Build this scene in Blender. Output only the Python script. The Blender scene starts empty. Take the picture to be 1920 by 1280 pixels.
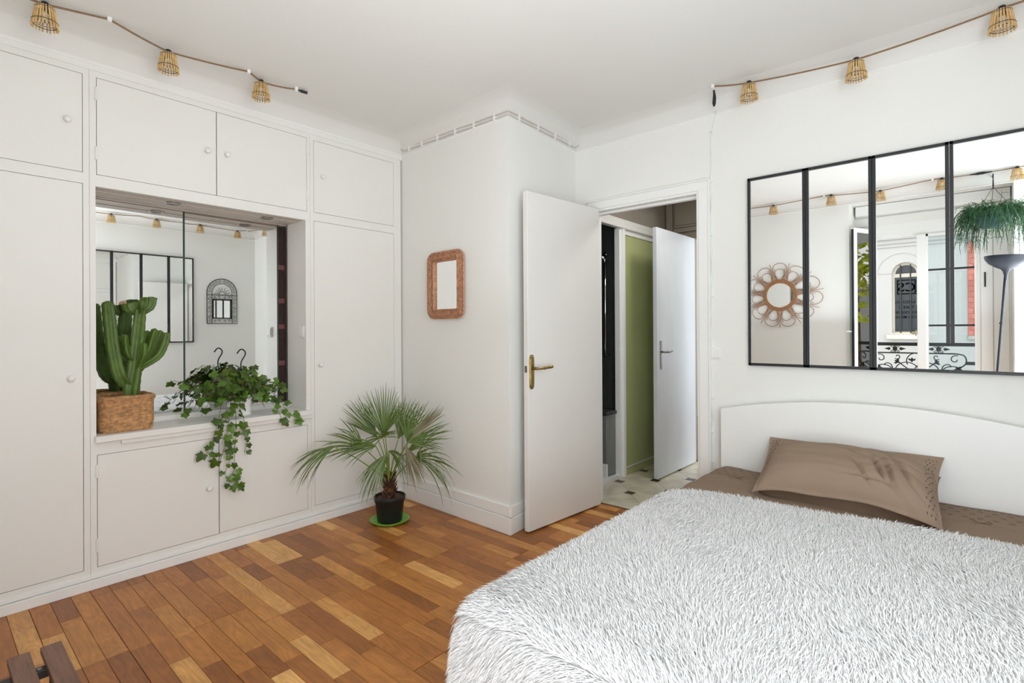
import bpy, math, random
import numpy as np
from mathutils import Vector, Matrix, Euler
PI = math.pi
random.seed(7)
sc = bpy.context.scene
C = sc.collection

# ------------------------------------------------------------------ camera
YAW, PIT, ROL = .7197, .00258, -.00542
f_ = Vector((-math.sin(YAW)*math.cos(PIT), math.cos(YAW)*math.cos(PIT), math.sin(PIT)))
r0 = Vector((math.cos(YAW), math.sin(YAW), 0)); u0 = r0.cross(f_)
r_ = r0*math.cos(ROL) + u0*math.sin(ROL); u_ = u0*math.cos(ROL) - r0*math.sin(ROL)
cd = bpy.data.cameras.new('camera'); cam = bpy.data.objects.new('camera', cd); C.objects.link(cam)
m = Matrix((r_, u_, -f_)).transposed().to_4x4(); m.translation = (3.133, 0, 1.215)
cam.matrix_world = m
cd.sensor_width = 36; cd.sensor_fit = 'HORIZONTAL'; cd.lens = 979.2/1920*36; cd.shift_y = -24.2/1920
cd.clip_start = .02; cd.clip_end = 200
sc.camera = cam

# ------------------------------------------------------------------ world, lights, exposure
w = bpy.data.worlds.new('overcast_sky'); sc.world = w; w.use_nodes = True
bg = w.node_tree.nodes['Background']; bg.inputs[0].default_value = (1, .995, .985, 1); bg.inputs[1].default_value = 2.6
sc.view_settings.view_transform = 'Standard'; sc.view_settings.look = 'None'
sc.view_settings.exposure = 0.11; sc.view_settings.gamma = 1; sc.view_settings.use_curve_mapping = False
sc.cycles.max_bounces = 16; sc.cycles.diffuse_bounces = 7; sc.cycles.glossy_bounces = 8
sc.cycles.transmission_bounces = 8; sc.cycles.transparent_max_bounces = 16
sc.cycles.caustics_reflective = True; sc.cycles.caustics_refractive = False
sc.cycles.use_denoising = True; sc.cycles.sample_clamp_indirect = 6
XRW = 3.93
def area(name, loc, rot, sx, sy, power, col=(1, 1, 1)):
    l = bpy.data.lights.new(name, 'AREA'); l.shape = 'RECTANGLE'; l.size = sx; l.size_y = sy; l.energy = power; l.color = col
    o = bpy.data.objects.new(name, l); C.objects.link(o); o.location = loc; o.rotation_euler = rot
    return o
DAY = (.865, .935, 1)
area('bounce_fill', (2.35, .95, 1.27), (PI, 0, 0), 2.6, 1.8, 15.5, DAY)  # added fill lamp facing up, evens out the room
area('right_fill_light', (XRW, .70, 1.32), (0, PI/2, 0), 2.0, 1.05, 22, DAY)  # added lamp in a made-up right-hand window
area('low_fill_light', (2.8, -.30, .38), (PI/2, 0, 0), 1.1, .7, 9, DAY)  # added lamp low in the french-window recess, boosts its daylight
area('side_fill_light', (3.71, -.115, 1.30), (PI/2, 0, 0), .30, 2.1, 24, DAY)  # added lamp in a made-up side window
area('hall_daylight', (3.3, 5.9, 1.5), (-PI/2, 0, -.9), 1.2, 1.7, 62, DAY)
area('hall_fill_light', (1.75, 3.75, 2.44), (0, 0, 0), .3, .3, 8, (1, .98, .95))  # added fill lamp to brighten the hall, no real fixture

# ------------------------------------------------------------------ helpers
LOC = {}
class MB:
    def __init__(s): s.v = []; s.f = []
    def add(s, vs, fs):
        n = len(s.v); s.v += [tuple(v) for v in vs]; s.f += [tuple(i+n for i in f) for f in fs]; return s
    def box(s, x0, x1, y0, y1, z0, z1):
        return s.add([(x0,y0,z0),(x1,y0,z0),(x1,y1,z0),(x0,y1,z0),(x0,y0,z1),(x1,y0,z1),(x1,y1,z1),(x0,y1,z1)],
                     [(0,3,2,1),(4,5,6,7),(0,1,5,4),(1,2,6,5),(2,3,7,6),(3,0,4,7)])
    def xf(s, M):
        s.v = [tuple(M @ Vector(v)) for v in s.v]; return s
    def tube(s, pts, r, n=8, cap=True):
        pts = [Vector(p) for p in pts]; k = len(pts)
        rs = r if isinstance(r, (list, tuple)) else [r]*k
        t0 = (pts[1]-pts[0]).normalized(); a = Vector((0,0,1)) if abs(t0.z) < .9 else Vector((1,0,0))
        nrm = t0.cross(a).normalized(); base = len(s.v)
        for i in range(k):
            t = (pts[min(i+1,k-1)]-pts[max(i-1,0)]).normalized()
            nrm = (nrm - t*nrm.dot(t)).normalized(); b = t.cross(nrm)
            for j in range(n):
                an = 2*PI*j/n; s.v.append(tuple(pts[i]+(nrm*math.cos(an)+b*math.sin(an))*rs[i]))
        for i in range(k-1):
            for j in range(n):
                p = base+i*n+j; q = base+i*n+(j+1)%n; s.f.append((p, q, q+n, p+n))
        if cap: s.f.append(tuple(base+j for j in range(n))[::-1]); s.f.append(tuple(base+(k-1)*n+j for j in range(n)))
        return s
    def lathe(s, prof, n=24, c=(0,0,0)):
        base = len(s.v); k = len(prof)
        for r, z in prof:
            for j in range(n):
                a = 2*PI*j/n; s.v.append((c[0]+r*math.cos(a), c[1]+r*math.sin(a), c[2]+z))
        for i in range(k-1):
            for j in range(n):
                p = base+i*n+j; q = base+i*n+(j+1)%n; s.f.append((p, q, q+n, p+n))
        return s
    def ribbon(s, pts, side, wid):
        base = len(s.v)
        for p, sd, w_ in zip(pts, side, wid):
            s.v.append(tuple(Vector(p)-Vector(sd)*w_)); s.v.append(tuple(Vector(p)+Vector(sd)*w_))
        for i in range(len(pts)-1): s.f.append((base+2*i, base+2*i+1, base+2*i+3, base+2*i+2))
        return s
    def grid(s, fn, nu, nv):
        base = len(s.v)
        for i in range(nu+1):
            for j in range(nv+1): s.v.append(tuple(fn(i/nu, j/nv)))
        for i in range(nu):
            for j in range(nv):
                p = base+i*(nv+1)+j; s.f.append((p, p+nv+1, p+nv+2, p+1))
        return s
    def prism(s, poly, fn, d0, d1):
        """poly: 2D outline; fn(a,b,d)->xyz"""
        n = len(poly); vs = [fn(a, b, d0) for a, b in poly]+[fn(a, b, d1) for a, b in poly]
        return s.add(vs, [tuple(range(n))[::-1], tuple(range(n, 2*n))]+[(i, (i+1) % n, n+(i+1) % n, n+i) for i in range(n)])
    def build(s, name, mat, parent=None, smooth=False, bevel=0, origin=None, seg=1, auto=None):
        o0 = LOC.get(parent.name_full, Vector((0,0,0))) if parent else Vector(origin or (0,0,0))
        me = bpy.data.meshes.new(name)
        me.from_pydata([(v[0]-o0.x, v[1]-o0.y, v[2]-o0.z) for v in s.v], [], s.f); me.update()
        import bmesh
        if len(s.f) < 40000:
            b = bmesh.new(); b.from_mesh(me); bmesh.ops.recalc_face_normals(b, faces=b.faces); b.to_mesh(me); b.free()
        if mat: me.materials.append(mat)
        if smooth: me.polygons.foreach_set('use_smooth', [True]*len(me.polygons))
        o = bpy.data.objects.new(name, me); C.objects.link(o)
        if smooth and auto:
            md = o.modifiers.new('es', 'EDGE_SPLIT'); md.split_angle = auto
        if bevel:
            md = o.modifiers.new('bevel', 'BEVEL'); md.width = bevel; md.segments = seg; md.limit_method = 'ANGLE'
        if parent: o.parent = parent; LOC[o.name_full] = o0
        else: o.location = o0; LOC[o.name_full] = o0
        return o
def B(*a): return MB().box(*a)
def thing(name, label, cat, loc, group=None):
    o = bpy.data.objects.new(name, None); C.objects.link(o); o.location = loc; o.empty_display_size = .1
    LOC[o.name_full] = Vector(loc); return tag(o, label, cat, group)
def tag(o, label, cat, group=None, kind=None):
    if label: o['label'] = label
    if cat: o['category'] = cat
    if group: o['group'] = group
    if kind: o['kind'] = kind
    return o
def struct(name, mb, mat, **k):
    o = mb.build(name, mat, **k); o['kind'] = 'structure'; return o
def copy_tree(o, parent=None):
    c = o.copy(); C.objects.link(c)
    if parent: c.parent = parent
    for ch in list(o.children): copy_tree(ch, c)
    return c
def arc(c, r, a0, a1, n, fn): return [fn(c[0]+r*math.cos(a0+(a1-a0)*i/n), c[1]+r*math.sin(a0+(a1-a0)*i/n)) for i in range(n+1)]
def smooth_path(pts, n=6):
    pts = [Vector(p) for p in pts]; out = []
    for i in range(len(pts)-1):
        p0 = pts[max(i-1,0)]; p1 = pts[i]; p2 = pts[i+1]; p3 = pts[min(i+2,len(pts)-1)]
        for j in range(n):
            t = j/n; out.append(.5*((2*p1)+(p2-p0)*t+(2*p0-5*p1+4*p2-p3)*t*t+(3*p1-p0-3*p2+p3)*t**3))
    out.append(pts[-1]); return out

# ------------------------------------------------------------------ materials
def srgb(r, g, b):
    f = lambda c: (c/255/12.92 if c <= 10 else ((c/255+.055)/1.055)**2.4)
    return (f(r), f(g), f(b), 1)
def mat(name, col, rough=.5, metal=0, noise=0, scale=20, bump=0, bscale=60, spec=.5, coat=0, trans=0, sss=0, island=0, col2=None, stretch=None, objrand=0):
    m = bpy.data.materials.new(name); m.use_nodes = True; nt = m.node_tree; N = nt.nodes; L = nt.links
    p = N['Principled BSDF']; p.inputs['Base Color'].default_value = col; p.inputs['Roughness'].default_value = rough
    p.inputs['Metallic'].default_value = metal; p.inputs['Specular IOR Level'].default_value = spec
    p.inputs['Coat Weight'].default_value = coat; p.inputs['Transmission Weight'].default_value = trans
    tc = N.new('ShaderNodeTexCoord'); src = tc.outputs['Object']
    if stretch:
        mp = N.new('ShaderNodeMapping'); mp.inputs['Scale'].default_value = stretch; L.new(src, mp.inputs[0]); src = mp.outputs[0]
    if noise or col2:
        nz = N.new('ShaderNodeTexNoise'); nz.inputs['Scale'].default_value = scale; nz.inputs['Detail'].default_value = 5
        L.new(src, nz.inputs['Vector'])
        mx = N.new('ShaderNodeMix'); mx.data_type = 'RGBA'
        c2 = col2 or tuple(max(0, c*(1-noise)) for c in col[:3])+(1,)
        mx.inputs['A'].default_value = c2; mx.inputs['B'].default_value = col
        rp = N.new('ShaderNodeMapRange'); rp.inputs[1].default_value = .35; rp.inputs[2].default_value = .65
        L.new(nz.outputs['Fac'], rp.inputs[0]); L.new(rp.outputs[0], mx.inputs['Factor'])
        out = mx.outputs['Result']
        if island or objrand:
            g = N.new('ShaderNodeNewGeometry') if island else N.new('ShaderNodeObjectInfo')
            hs = N.new('ShaderNodeHueSaturation'); mr = N.new('ShaderNodeMapRange'); k = island or objrand
            mr.inputs[3].default_value = 1-k; mr.inputs[4].default_value = 1+k
            L.new(g.outputs['Random Per Island' if island else 'Random'], mr.inputs[0]); L.new(mr.outputs[0], hs.inputs['Value']); L.new(out, hs.inputs['Color']); out = hs.outputs[0]
        L.new(out, p.inputs['Base Color'])
    if bump:
        nb = N.new('ShaderNodeTexNoise'); nb.inputs['Scale'].default_value = bscale; nb.inputs['Detail'].default_value = 4
        L.new(src, nb.inputs['Vector'])
        b = N.new('ShaderNodeBump'); b.inputs['Strength'].default_value = bump; b.inputs['Distance'].default_value = .004
        L.new(nb.outputs['Fac'], b.inputs['Height']); L.new(b.outputs[0], p.inputs['Normal'])
    return m
M = {}
M['wall'] = mat('white_wall_paint', srgb(236,236,232), .75, noise=.015, scale=3, bump=.15, bscale=40, spec=.3)
M['ceil'] = mat('ceiling_paint', srgb(228,227,223), .85, noise=.02, scale=1.5, bump=.1, bscale=25, spec=.2)
M['paint'] = mat('satin_white_joinery', srgb(236,235,231), .42, noise=.02, scale=2.5, bump=.08, bscale=30)
M['door'] = mat('door_gloss_white', srgb(232,230,226), .35, noise=.02, scale=2, bump=.08, bscale=25)
M['door2'] = mat('streaky_gloss_door', srgb(222,227,232), .28, noise=.13, scale=3.5, bump=.1, bscale=20, stretch=(1,1,.35))
M['trim'] = mat('trim_white', srgb(240,240,238), .4)
M['dark_in'] = mat('dark_cupboard_interior', srgb(60,35,30), .7, noise=.3, scale=30)
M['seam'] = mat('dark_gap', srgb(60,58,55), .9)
M['beige'] = mat('aged_niche_lining', srgb(205,196,186), .6, noise=.08, scale=6)
M['black'] = mat('black_painted_metal', srgb(42,43,45), .4, spec=.4)
M['iron'] = mat('wrought_iron', srgb(28,29,31), .55, bump=.3, bscale=80)
M['blackplastic'] = mat('black_plastic', srgb(30,30,32), .45, noise=.25, scale=15)
M['brass'] = mat('aged_brass', srgb(168,145,92), .32, metal=.9, noise=.35, scale=60)
M['steel'] = mat('worn_steel', srgb(150,145,138), .35, metal=.9, noise=.3, scale=40)
M['chrome'] = mat('chrome', srgb(220,222,225), .12, metal=1)
M['white_pl'] = mat('white_plastic', srgb(238,238,236), .4)
M['rattan'] = mat('rattan', srgb(168,118,76), .55, noise=.4, scale=90, bump=.5, bscale=150)
M['wicker'] = mat('wicker_pinkish', srgb(222,164,126), .6, noise=.45, scale=70, island=.22)
M['basket'] = mat('woven_seagrass', srgb(214,162,110), .7, noise=.45, scale=60, bump=.6, bscale=140, island=.12)
M['bamboo'] = mat('bamboo_stick', srgb(226,190,132), .5, noise=.2, scale=80, island=.12)
M['cord'] = mat('jute_cord', srgb(150,120,88), .85, noise=.3, scale=200)
M['soil'] = mat('potting_soil', srgb(92,70,54), .95, noise=.5, scale=90, bump=1, bscale=120)
M['cactus'] = mat('cactus_skin', srgb(90,120,42), .45, noise=.35, scale=18, bump=.2)
M['cactus_edge'] = mat('cactus_spine', srgb(120,120,80), .6)
M['leaf'] = mat('ivy_leaf', srgb(84,120,34), .38, noise=.4, scale=14, objrand=.5)
M['stem'] = mat('ivy_stem', srgb(110,90,60), .6)
M['palm'] = mat('palm_leaf', srgb(98,124,52), .45, noise=.3, scale=12, island=.22)
M['palm_dry'] = mat('palm_leaf_drying', srgb(140,132,98), .6, noise=.3, scale=12, island=.2)
M['petiole'] = mat('palm_petiole', srgb(128,148,62), .45, noise=.2, scale=20)
M['fibre'] = mat('palm_trunk_fibre', srgb(120,78,54), .9, noise=.5, scale=60, island=.3)
M['saucer'] = mat('green_saucer_plastic', srgb(128,186,66), .3)
M['duvet'] = mat('taupe_cotton', srgb(142,122,105), .85, noise=.05, scale=8, bump=.25, bscale=18, spec=.2)
M['pillow'] = mat('taupe_pillow_cotton', srgb(150,129,111), .8, noise=.05, scale=8, spec=.25)
M['stitch'] = mat('dark_taupe_stitching', srgb(84,70,60), .9)
M['pile'] = mat('white_shaggy_pile', srgb(227,227,227), .9, noise=.03, scale=30, island=.10, spec=.15)
M['pilebase'] = mat('white_pile_backing', srgb(214,214,214), .95)
M['matt'] = mat('mattress_white', srgb(235,233,228), .8)
M['walnut'] = mat('dark_walnut_slat', srgb(132,95,76), .5, noise=.35, scale=9, stretch=(1,12,12))
M['tile'] = mat('hall_marble_tile', srgb(222,214,192), .25, noise=.2, scale=9, objrand=.05)
M['tiledark'] = mat('hall_inset_tile', srgb(74,52,42), .3, noise=.2, scale=40)
M['grout'] = mat('hall_grout', srgb(150,140,120), .8)
M['olive'] = mat('olive_green_gloss', srgb(188,194,138), .3, noise=.1, scale=1.5)
M['hallwall'] = mat('hall_dull_paint', srgb(150,141,128), .6, noise=.08, scale=4)
M['bathdark'] = mat('bathroom_dark_tile', srgb(62,66,62), .25, noise=.2, scale=4)
M['bathgrey'] = mat('bathroom_grey_panel', srgb(130,132,130), .3, noise=.25, scale=8, stretch=(1,1,.2))
M['facade'] = mat('facade_render', srgb(174,174,173), .9, noise=.04, scale=1.2)
M['stone'] = mat('facade_stone', srgb(206,200,188), .9, noise=.12, scale=4)
M['brickm'] = mat('red_brick', srgb(192,112,98), .85, noise=.15, scale=12, objrand=.15)
M['treeleaf'] = mat('tree_leaf', srgb(205,212,62), .6, noise=.35, scale=8, island=.35)
M['bark'] = mat('tree_bark', srgb(110,90,72), .9, noise=.3)
M['winglass'] = mat('dark_window_glass', srgb(50,56,61), .25)
M['ink'] = mat('window_lettering', srgb(6,7,8), .9, spec=0)
M['street'] = mat('street_asphalt', srgb(110,112,114), .9, noise=.1, scale=3)
M['concrete'] = mat('balcony_concrete', srgb(170,168,164), .9, noise=.1, scale=5)
M['lampblue'] = mat('floor_lamp_enamel', srgb(30,37,50), .5)
M['hangpot'] = mat('teal_hanging_pot', srgb(34,70,74), .45)
M['rhip'] = mat('hanging_cactus_stem', srgb(48,96,54), .5, noise=.3, scale=15, island=.3)
M['rug'] = mat('far_room_rug', srgb(150,110,95), .9, noise=.3, scale=12)
def mirror_mat():
    m = bpy.data.materials.new('mirror_silver'); m.use_nodes = True; p = m.node_tree.nodes['Principled BSDF']
    N = m.node_tree.nodes; L = m.node_tree.links
    p.inputs['Base Color'].default_value = (.93, .945, .94, 1); p.inputs['Metallic'].default_value = 1; p.inputs['Roughness'].default_value = 0
    return m
M['mirror'] = mirror_mat()
def pile_mat():
    m = M['pile']; N = m.node_tree.nodes; L = m.node_tree.links; p = N['Principled BSDF']; o = N['Material Output']
    t = N.new('ShaderNodeBsdfTranslucent'); t.inputs[0].default_value = (.96,.96,.965,1); mx = N.new('ShaderNodeMixShader'); mx.inputs[0].default_value = .42
    L.new(p.outputs[0], mx.inputs[1]); L.new(t.outputs[0], mx.inputs[2]); L.new(mx.outputs[0], o.inputs['Surface'])
def glass_mat(name, tint, refl):
    m = bpy.data.materials.new(name); m.use_nodes = True; N = m.node_tree.nodes; L = m.node_tree.links; N.clear()
    t = N.new('ShaderNodeBsdfTransparent'); t.inputs[0].default_value = tint
    g = N.new('ShaderNodeBsdfGlossy'); g.inputs['Roughness'].default_value = 0
    mx = N.new('ShaderNodeMixShader'); fr = N.new('ShaderNodeFresnel'); fr.inputs[0].default_value = refl
    o = N.new('ShaderNodeOutputMaterial'); L.new(fr.outputs[0], mx.inputs[0]); L.new(t.outputs[0], mx.inputs[1]); L.new(g.outputs[0], mx.inputs[2]); L.new(mx.outputs[0], o.inputs[0])
    return m
M['glass'] = glass_mat('window_glass', (.9,.95,.96,1), 1.5)
M['glass2'] = glass_mat('boosted_reflection_glass', (.62,.74,.72,1), 3.4)  # uncoated pane, reflectance raised to stand in for brighter outdoor light
def plank_mat():
    m = bpy.data.materials.new('oak_parquet'); m.use_nodes = True; N = m.node_tree.nodes; L = m.node_tree.links; p = N['Principled BSDF']
    oi = N.new('ShaderNodeObjectInfo'); ge = N.new('ShaderNodeNewGeometry'); tc = N.new('ShaderNodeTexCoord')
    ad = N.new('ShaderNodeMath'); ad.operation = 'ADD'; L.new(oi.outputs['Random'], ad.inputs[0]); L.new(ge.outputs['Random Per Island'], ad.inputs[1])
    fr = N.new('ShaderNodeMath'); fr.operation = 'FRACT'; L.new(ad.outputs[0], fr.inputs[0])
    cr = N.new('ShaderNodeValToRGB'); e = cr.color_ramp.elements
    e[0].position = 0; e[0].color = srgb(138,84,42); e[1].position = 1; e[1].color = srgb(224,174,106)
    for pos, c in ((.2, srgb(154,96,46)), (.5, srgb(170,108,52)), (.75, srgb(180,119,58)), (.9, srgb(194,134,68))):
        x = cr.color_ramp.elements.new(pos); x.color = c
    L.new(fr.outputs[0], cr.inputs[0])
    # per-plank offset of the grain
    off = N.new('ShaderNodeVectorMath'); off.operation = 'SCALE'; off.inputs[0].default_value = (13, 29, 7); L.new(fr.outputs[0], off.inputs['Scale'])
    av = N.new('ShaderNodeVectorMath'); av.operation = 'ADD'; L.new(ge.outputs['Position'], av.inputs[0]); L.new(off.outputs[0], av.inputs[1])
    mp = N.new('ShaderNodeMapping'); mp.inputs['Scale'].default_value = (2.2, 22, 1); L.new(av.outputs[0], mp.inputs[0])
    n1 = N.new('ShaderNodeTexNoise'); n1.inputs['Scale'].default_value = 2.2; n1.inputs['Detail'].default_value = 8; n1.inputs['Distortion'].default_value = 1.2; L.new(mp.outputs[0], n1.inputs['Vector'])
    mp2 = N.new('ShaderNodeMapping'); mp2.inputs['Scale'].default_value = (1.5, 6.5, 1); L.new(av.outputs[0], mp2.inputs[0])
    n2 = N.new('ShaderNodeTexNoise'); n2.inputs['Scale'].default_value = 1.5; n2.inputs['Detail'].default_value = 1.5; L.new(mp2.outputs[0], n2.inputs['Vector'])
    ml = N.new('ShaderNodeMath'); ml.operation = 'MULTIPLY'; ml.inputs[1].default_value = 26; L.new(n2.outputs['Fac'], ml.inputs[0])
    wv = N.new('ShaderNodeMath'); wv.operation = 'PINGPONG'; wv.inputs[1].default_value = 1; L.new(ml.outputs[0], wv.inputs[0])
    n3 = N.new('ShaderNodeTexNoise'); n3.inputs['Scale'].default_value = 7; n3.inputs['Detail'].default_value = 3; L.new(av.outputs[0], n3.inputs['Vector'])
    mr = N.new('ShaderNodeMapRange'); mr.inputs[1].default_value = .3; mr.inputs[2].default_value = .7; mr.inputs[3].default_value = .88; mr.inputs[4].default_value = 1.20; L.new(n1.outputs['Fac'], mr.inputs[0])
    mr2 = N.new('ShaderNodeMapRange'); mr2.inputs[3].default_value = .88; mr2.inputs[4].default_value = 1.05; L.new(wv.outputs[0], mr2.inputs[0])
    mr3 = N.new('ShaderNodeMapRange'); mr3.inputs[1].default_value = .3; mr3.inputs[2].default_value = .7; mr3.inputs[3].default_value = .90; mr3.inputs[4].default_value = 1.12; L.new(n3.outputs['Fac'], mr3.inputs[0])
    mu0 = N.new('ShaderNodeMath'); mu0.operation = 'MULTIPLY'; L.new(mr2.outputs[0], mu0.inputs[0]); L.new(mr3.outputs[0], mu0.inputs[1])
    mu = N.new('ShaderNodeMath'); mu.operation = 'MULTIPLY'; L.new(mr.outputs[0], mu.inputs[0]); L.new(mu0.outputs[0], mu.inputs[1])
    hs = N.new('ShaderNodeHueSaturation'); L.new(cr.outputs[0], hs.inputs['Color']); L.new(mu.outputs[0], hs.inputs['Value']); L.new(hs.outputs[0], p.inputs['Base Color'])
    p.inputs['Roughness'].default_value = .38; p.inputs['Specular IOR Level'].default_value = .4
    b = N.new('ShaderNodeBump'); b.inputs['Strength'].default_value = .15; b.inputs['Distance'].default_value = .002; L.new(n1.outputs['Fac'], b.inputs['Height']); L.new(b.outputs[0], p.inputs['Normal'])
    return m
M['plank'] = plank_mat()

# ================================================================== THE ROOM
XR, YB, YW = 3.9, 3.154, -.10
ZC, ZR = 2.60, 2.49
# --- floor with its parquet strips
floor = struct('floor', B(0, XR, YW, YB+.002, -.12, -.006), M['seam'])
rng = random.Random(3)
SW = .0705
rows = []
y = YW; 
while y < YB-.005: rows.append((y, min(y+SW, YB))); y += SW
pieces = []
for i, (y0, y1) in enumerate(rows):
    b = i//3
    if i % 3 == 0:  # the board end joints are shared by the three strips of a board
        ends = []; x = rng.uniform(-1.2, 0)
        while x < XR: ends.append(x); x += 1.22
        ends.append(x)
    for a, e in zip(ends[:-1], ends[1:]):
        x = a
        while x < e-.01:
            L_ = rng.choice([.22, .28, .33, .38, .44, .5, .62]); n = x+L_
            if e-n < .12: n = e
            x0, x1 = max(x, 0.001), min(n, XR-.001)
            if x1-x0 > .012: pieces.append((x0, x1, y0, y1, i % 3, n == e, x == a))
            x = n
def pl_mesh(mb, p, dz):
    x0, x1, y0, y1 = p[:4]; g = .0005; c = .0012; T = dz; y0 += .0004 if p[4] == 0 else 0; y1 -= .0004 if p[4] == 2 else 0; x1 -= .0012 if p[5] else 0; x0 += .0008 if p[6] else 0
    v = [(x0+g,y0+g,-.006),(x1-g,y0+g,-.006),(x1-g,y1-g,-.006),(x0+g,y1-g,-.006),
         (x0+g,y0+g,T-c),(x1-g,y0+g,T-c),(x1-g,y1-g,T-c),(x0+g,y1-g,T-c),
         (x0+c,y0+c,T),(x1-c,y0+c,T),(x1-c,y1-c,T),(x0+c,y1-c,T)]
    f = [(0,1,5,4),(1,2,6,5),(2,3,7,6),(3,0,4,7),(4,5,9,8),(5,6,10,9),(6,7,11,10),(7,4,8,11),(8,9,10,11)]
    mb.add(v, f)
def near(p):
    x = (p[0]+p[1])/2; y = (p[2]+p[3])/2
    vis = x < 2.25 and y > .12 - 0 and (x*0.3 + y) > .25 and not (y > 2.36 and x < 1.05)
    return (0 if vis else 1, (x-3.1)**2+y*y)
vis = [p for p in pieces if near(p)[0] == 0]; vis.sort(key=lambda p: near(p)[1])
single = set(vis[:300])
for p in vis[:300]:
    mb = MB(); pl_mesh(mb, p, rng.uniform(-.0004, .0004)); mb.build('plank', M['plank'], floor)
rest = MB()
for p in pieces:
    if p not in single and not (p[2] > 2.37 and p[1] < .98): pl_mesh(rest, p, 0)
o = rest.build('plank_field', M['plank'], floor); o['kind'] = 'stuff'

# --- walls
struct('wall_left', B(-.55, -.45, YW-.4, 2.5, -.1, ZC+.1).box(-.45, 0, YW-.1, 2.36, 2.462, ZC+.1).box(-.45, 0, YW-.45, YW, -.1, 2.7), M['wall'])
wb = MB()
fl = lambda a, b, d: (a, b, d)
wb.prism([(-.45,2.354),(0,2.354),(1.068,2.33),(.99,YB),(.99,YB+.07),(-.45,YB+.07)], fl, 0, ZC+.05)
struct('wall_chimney', wb, M['wall'])
struct('wall_back', B(.98, 1.135, YB, YB+.07, 0, ZC+.05).box(1.915, XR+.1, YB, YB+.07, 0, ZC+.05).box(1.135, 1.915, YB, YB+.07, 2.068, ZC+.05), M['wall'])
wr = B(XR, XR+.15, YW-.45, .15, -.1, ZC+.1).box(XR, XR+.15, 1.25, YB+.12, -.1, ZC+.1).box(XR, XR+.15, .15, 1.25, -.1, .30).box(XR, XR+.15, .15, 1.25, 2.35, ZC+.1)  # includes an opening cut for the added right window
struct('wall_right', wr, M['wall'])
w2 = MB()
for a, b in ((.15, .20), (.675, .725), (1.20, 1.25)): w2.box(XR+.06, XR+.10, a, b, .30, 2.35)
for a, b in ((.30, .36), (2.29, 2.35), (1.30, 1.34)): w2.box(XR+.06, XR+.10, .15, 1.25, a, b)
added_win = struct('added_window_right', w2, M['trim'])  # made-up window out of view, frames the right fill lamp
w3 = B(3.55, 3.58, -.30, -.26, .20, 2.38).box(3.84, 3.87, -.30, -.26, .20, 2.38).box(3.55, 3.87, -.30, -.26, .20, .24).box(3.55, 3.87, -.30, -.26, 2.34, 2.38).box(3.55,3.87,-.30,-.26,1.2,1.23)
struct('added_window_front', w3, M['trim'])  # second made-up window, frames the side fill lamp
# window wall with the french-window recess and an added narrow side opening for fill light
WX0, WX1, WZ = 2.20, 3.43, 2.51
wf = MB()
wf.box(-.1, WX0, YW-.4, YW, -.1, ZC+.1); wf.box(WX1, 3.55, YW-.4, YW, -.1, ZC+.1); wf.box(3.55, 3.87, YW-.4, YW, -.1, .20); wf.box(3.55, 3.87, YW-.4, YW, 2.38, ZC+.1); wf.box(3.87, XR+.1, YW-.4, YW, -.1, ZC+.1); wf.box(WX0, WX1, YW-.4, YW, WZ, ZC+.1)
struct('wall_front', wf, M['wall'])
# ceiling and cove
struct('ceiling', B(-.45, XR+.1, YW-.4, YB+.12, ZC, ZC+.08), M['ceil'])
PER = [(0,YW),(XR,YW),(XR,YB),(.99,YB),(1.068,2.33),(0,2.354)]
def offset_poly(per, d):
    n = len(per); out = []
    for i in range(n):
        p0 = Vector(per[i-1]); p1 = Vector(per[i]); p2 = Vector(per[(i+1) % n])
        d1 = (p1-p0).normalized(); d2 = (p2-p1).normalized(); n1 = Vector((-d1.y, d1.x)); n2 = Vector((-d2.y, d2.x))
        b = (n1+n2); b = b/ (b.dot(n1)); out.append(p1+b*d)
    return out
def sweep(per, prof, closed=True, cap=False):
    mb = MB(); rings = [offset_poly(per, d) for d, z in prof]; n = len(per)
    for (ring, (d, z)) in zip(rings, prof): mb.v += [(p.x, p.y, z) for p in ring]
    for i in range(len(prof)-1):
        for j in range(n if closed else n-1):
            k = (j+1) % n; mb.f.append((i*n+j, i*n+k, (i+1)*n+k, (i+1)*n+j))
    return mb
cove = [(-.002, 2.50)] + [(.125*(1-math.cos(t)), 2.502+.098*math.sin(t)) for t in [PI/2*i/8 for i in range(9)]]
cove = [(0.0, 2.505)] + [(.13-.13*math.cos(PI/2*i/8), 2.505+.0945*math.sin(PI/2*i/8)) for i in range(9)] + [(.13, ZC+.002), (0, ZC+.002)]
struct('trim_1', sweep(PER, cove, ), M['ceil'], smooth=True, auto=.6)
struct('trim_2', sweep(PER, [(0,2.490),(.004,2.492),(.004,2.498),(0.0,2.501)]), M['trim'])
# baseboards
def bb(name, p0, p1, h1=.100, h2=.165, t1=.020, t2=.013):
    p0 = Vector(p0); p1 = Vector(p1); d = (p1-p0).normalized(); n = Vector((-d.y, d.x)); mb = MB()
    for (z0, z1, t) in ((0, h1, t1), (h1+.003, h2, t2)):
        a, b = p0, p1; q = [(a.x,a.y),(b.x,b.y),(b.x+n.x*t,b.y+n.y*t),(a.x+n.x*t,a.y+n.y*t)]
        mb.prism(q, fl, z0, z1)
    return struct(name, mb, M['trim'], bevel=.002)
bb('baseboard_chimney', (1.088, 2.33), (0.0, 2.354))
bb('baseboard_chimney_side', (.99, YB), (1.068, 2.312))
bb('baseboard_left', (0, 2.34), (0, YW), .045, .068, .020, .010)
bb('baseboard_right', (XR, YW), (XR, YB)); bb('baseboard_back', (XR, YB), (1.96, YB)); bb('baseboard_front', (0, YW), (WX0, YW))

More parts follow.
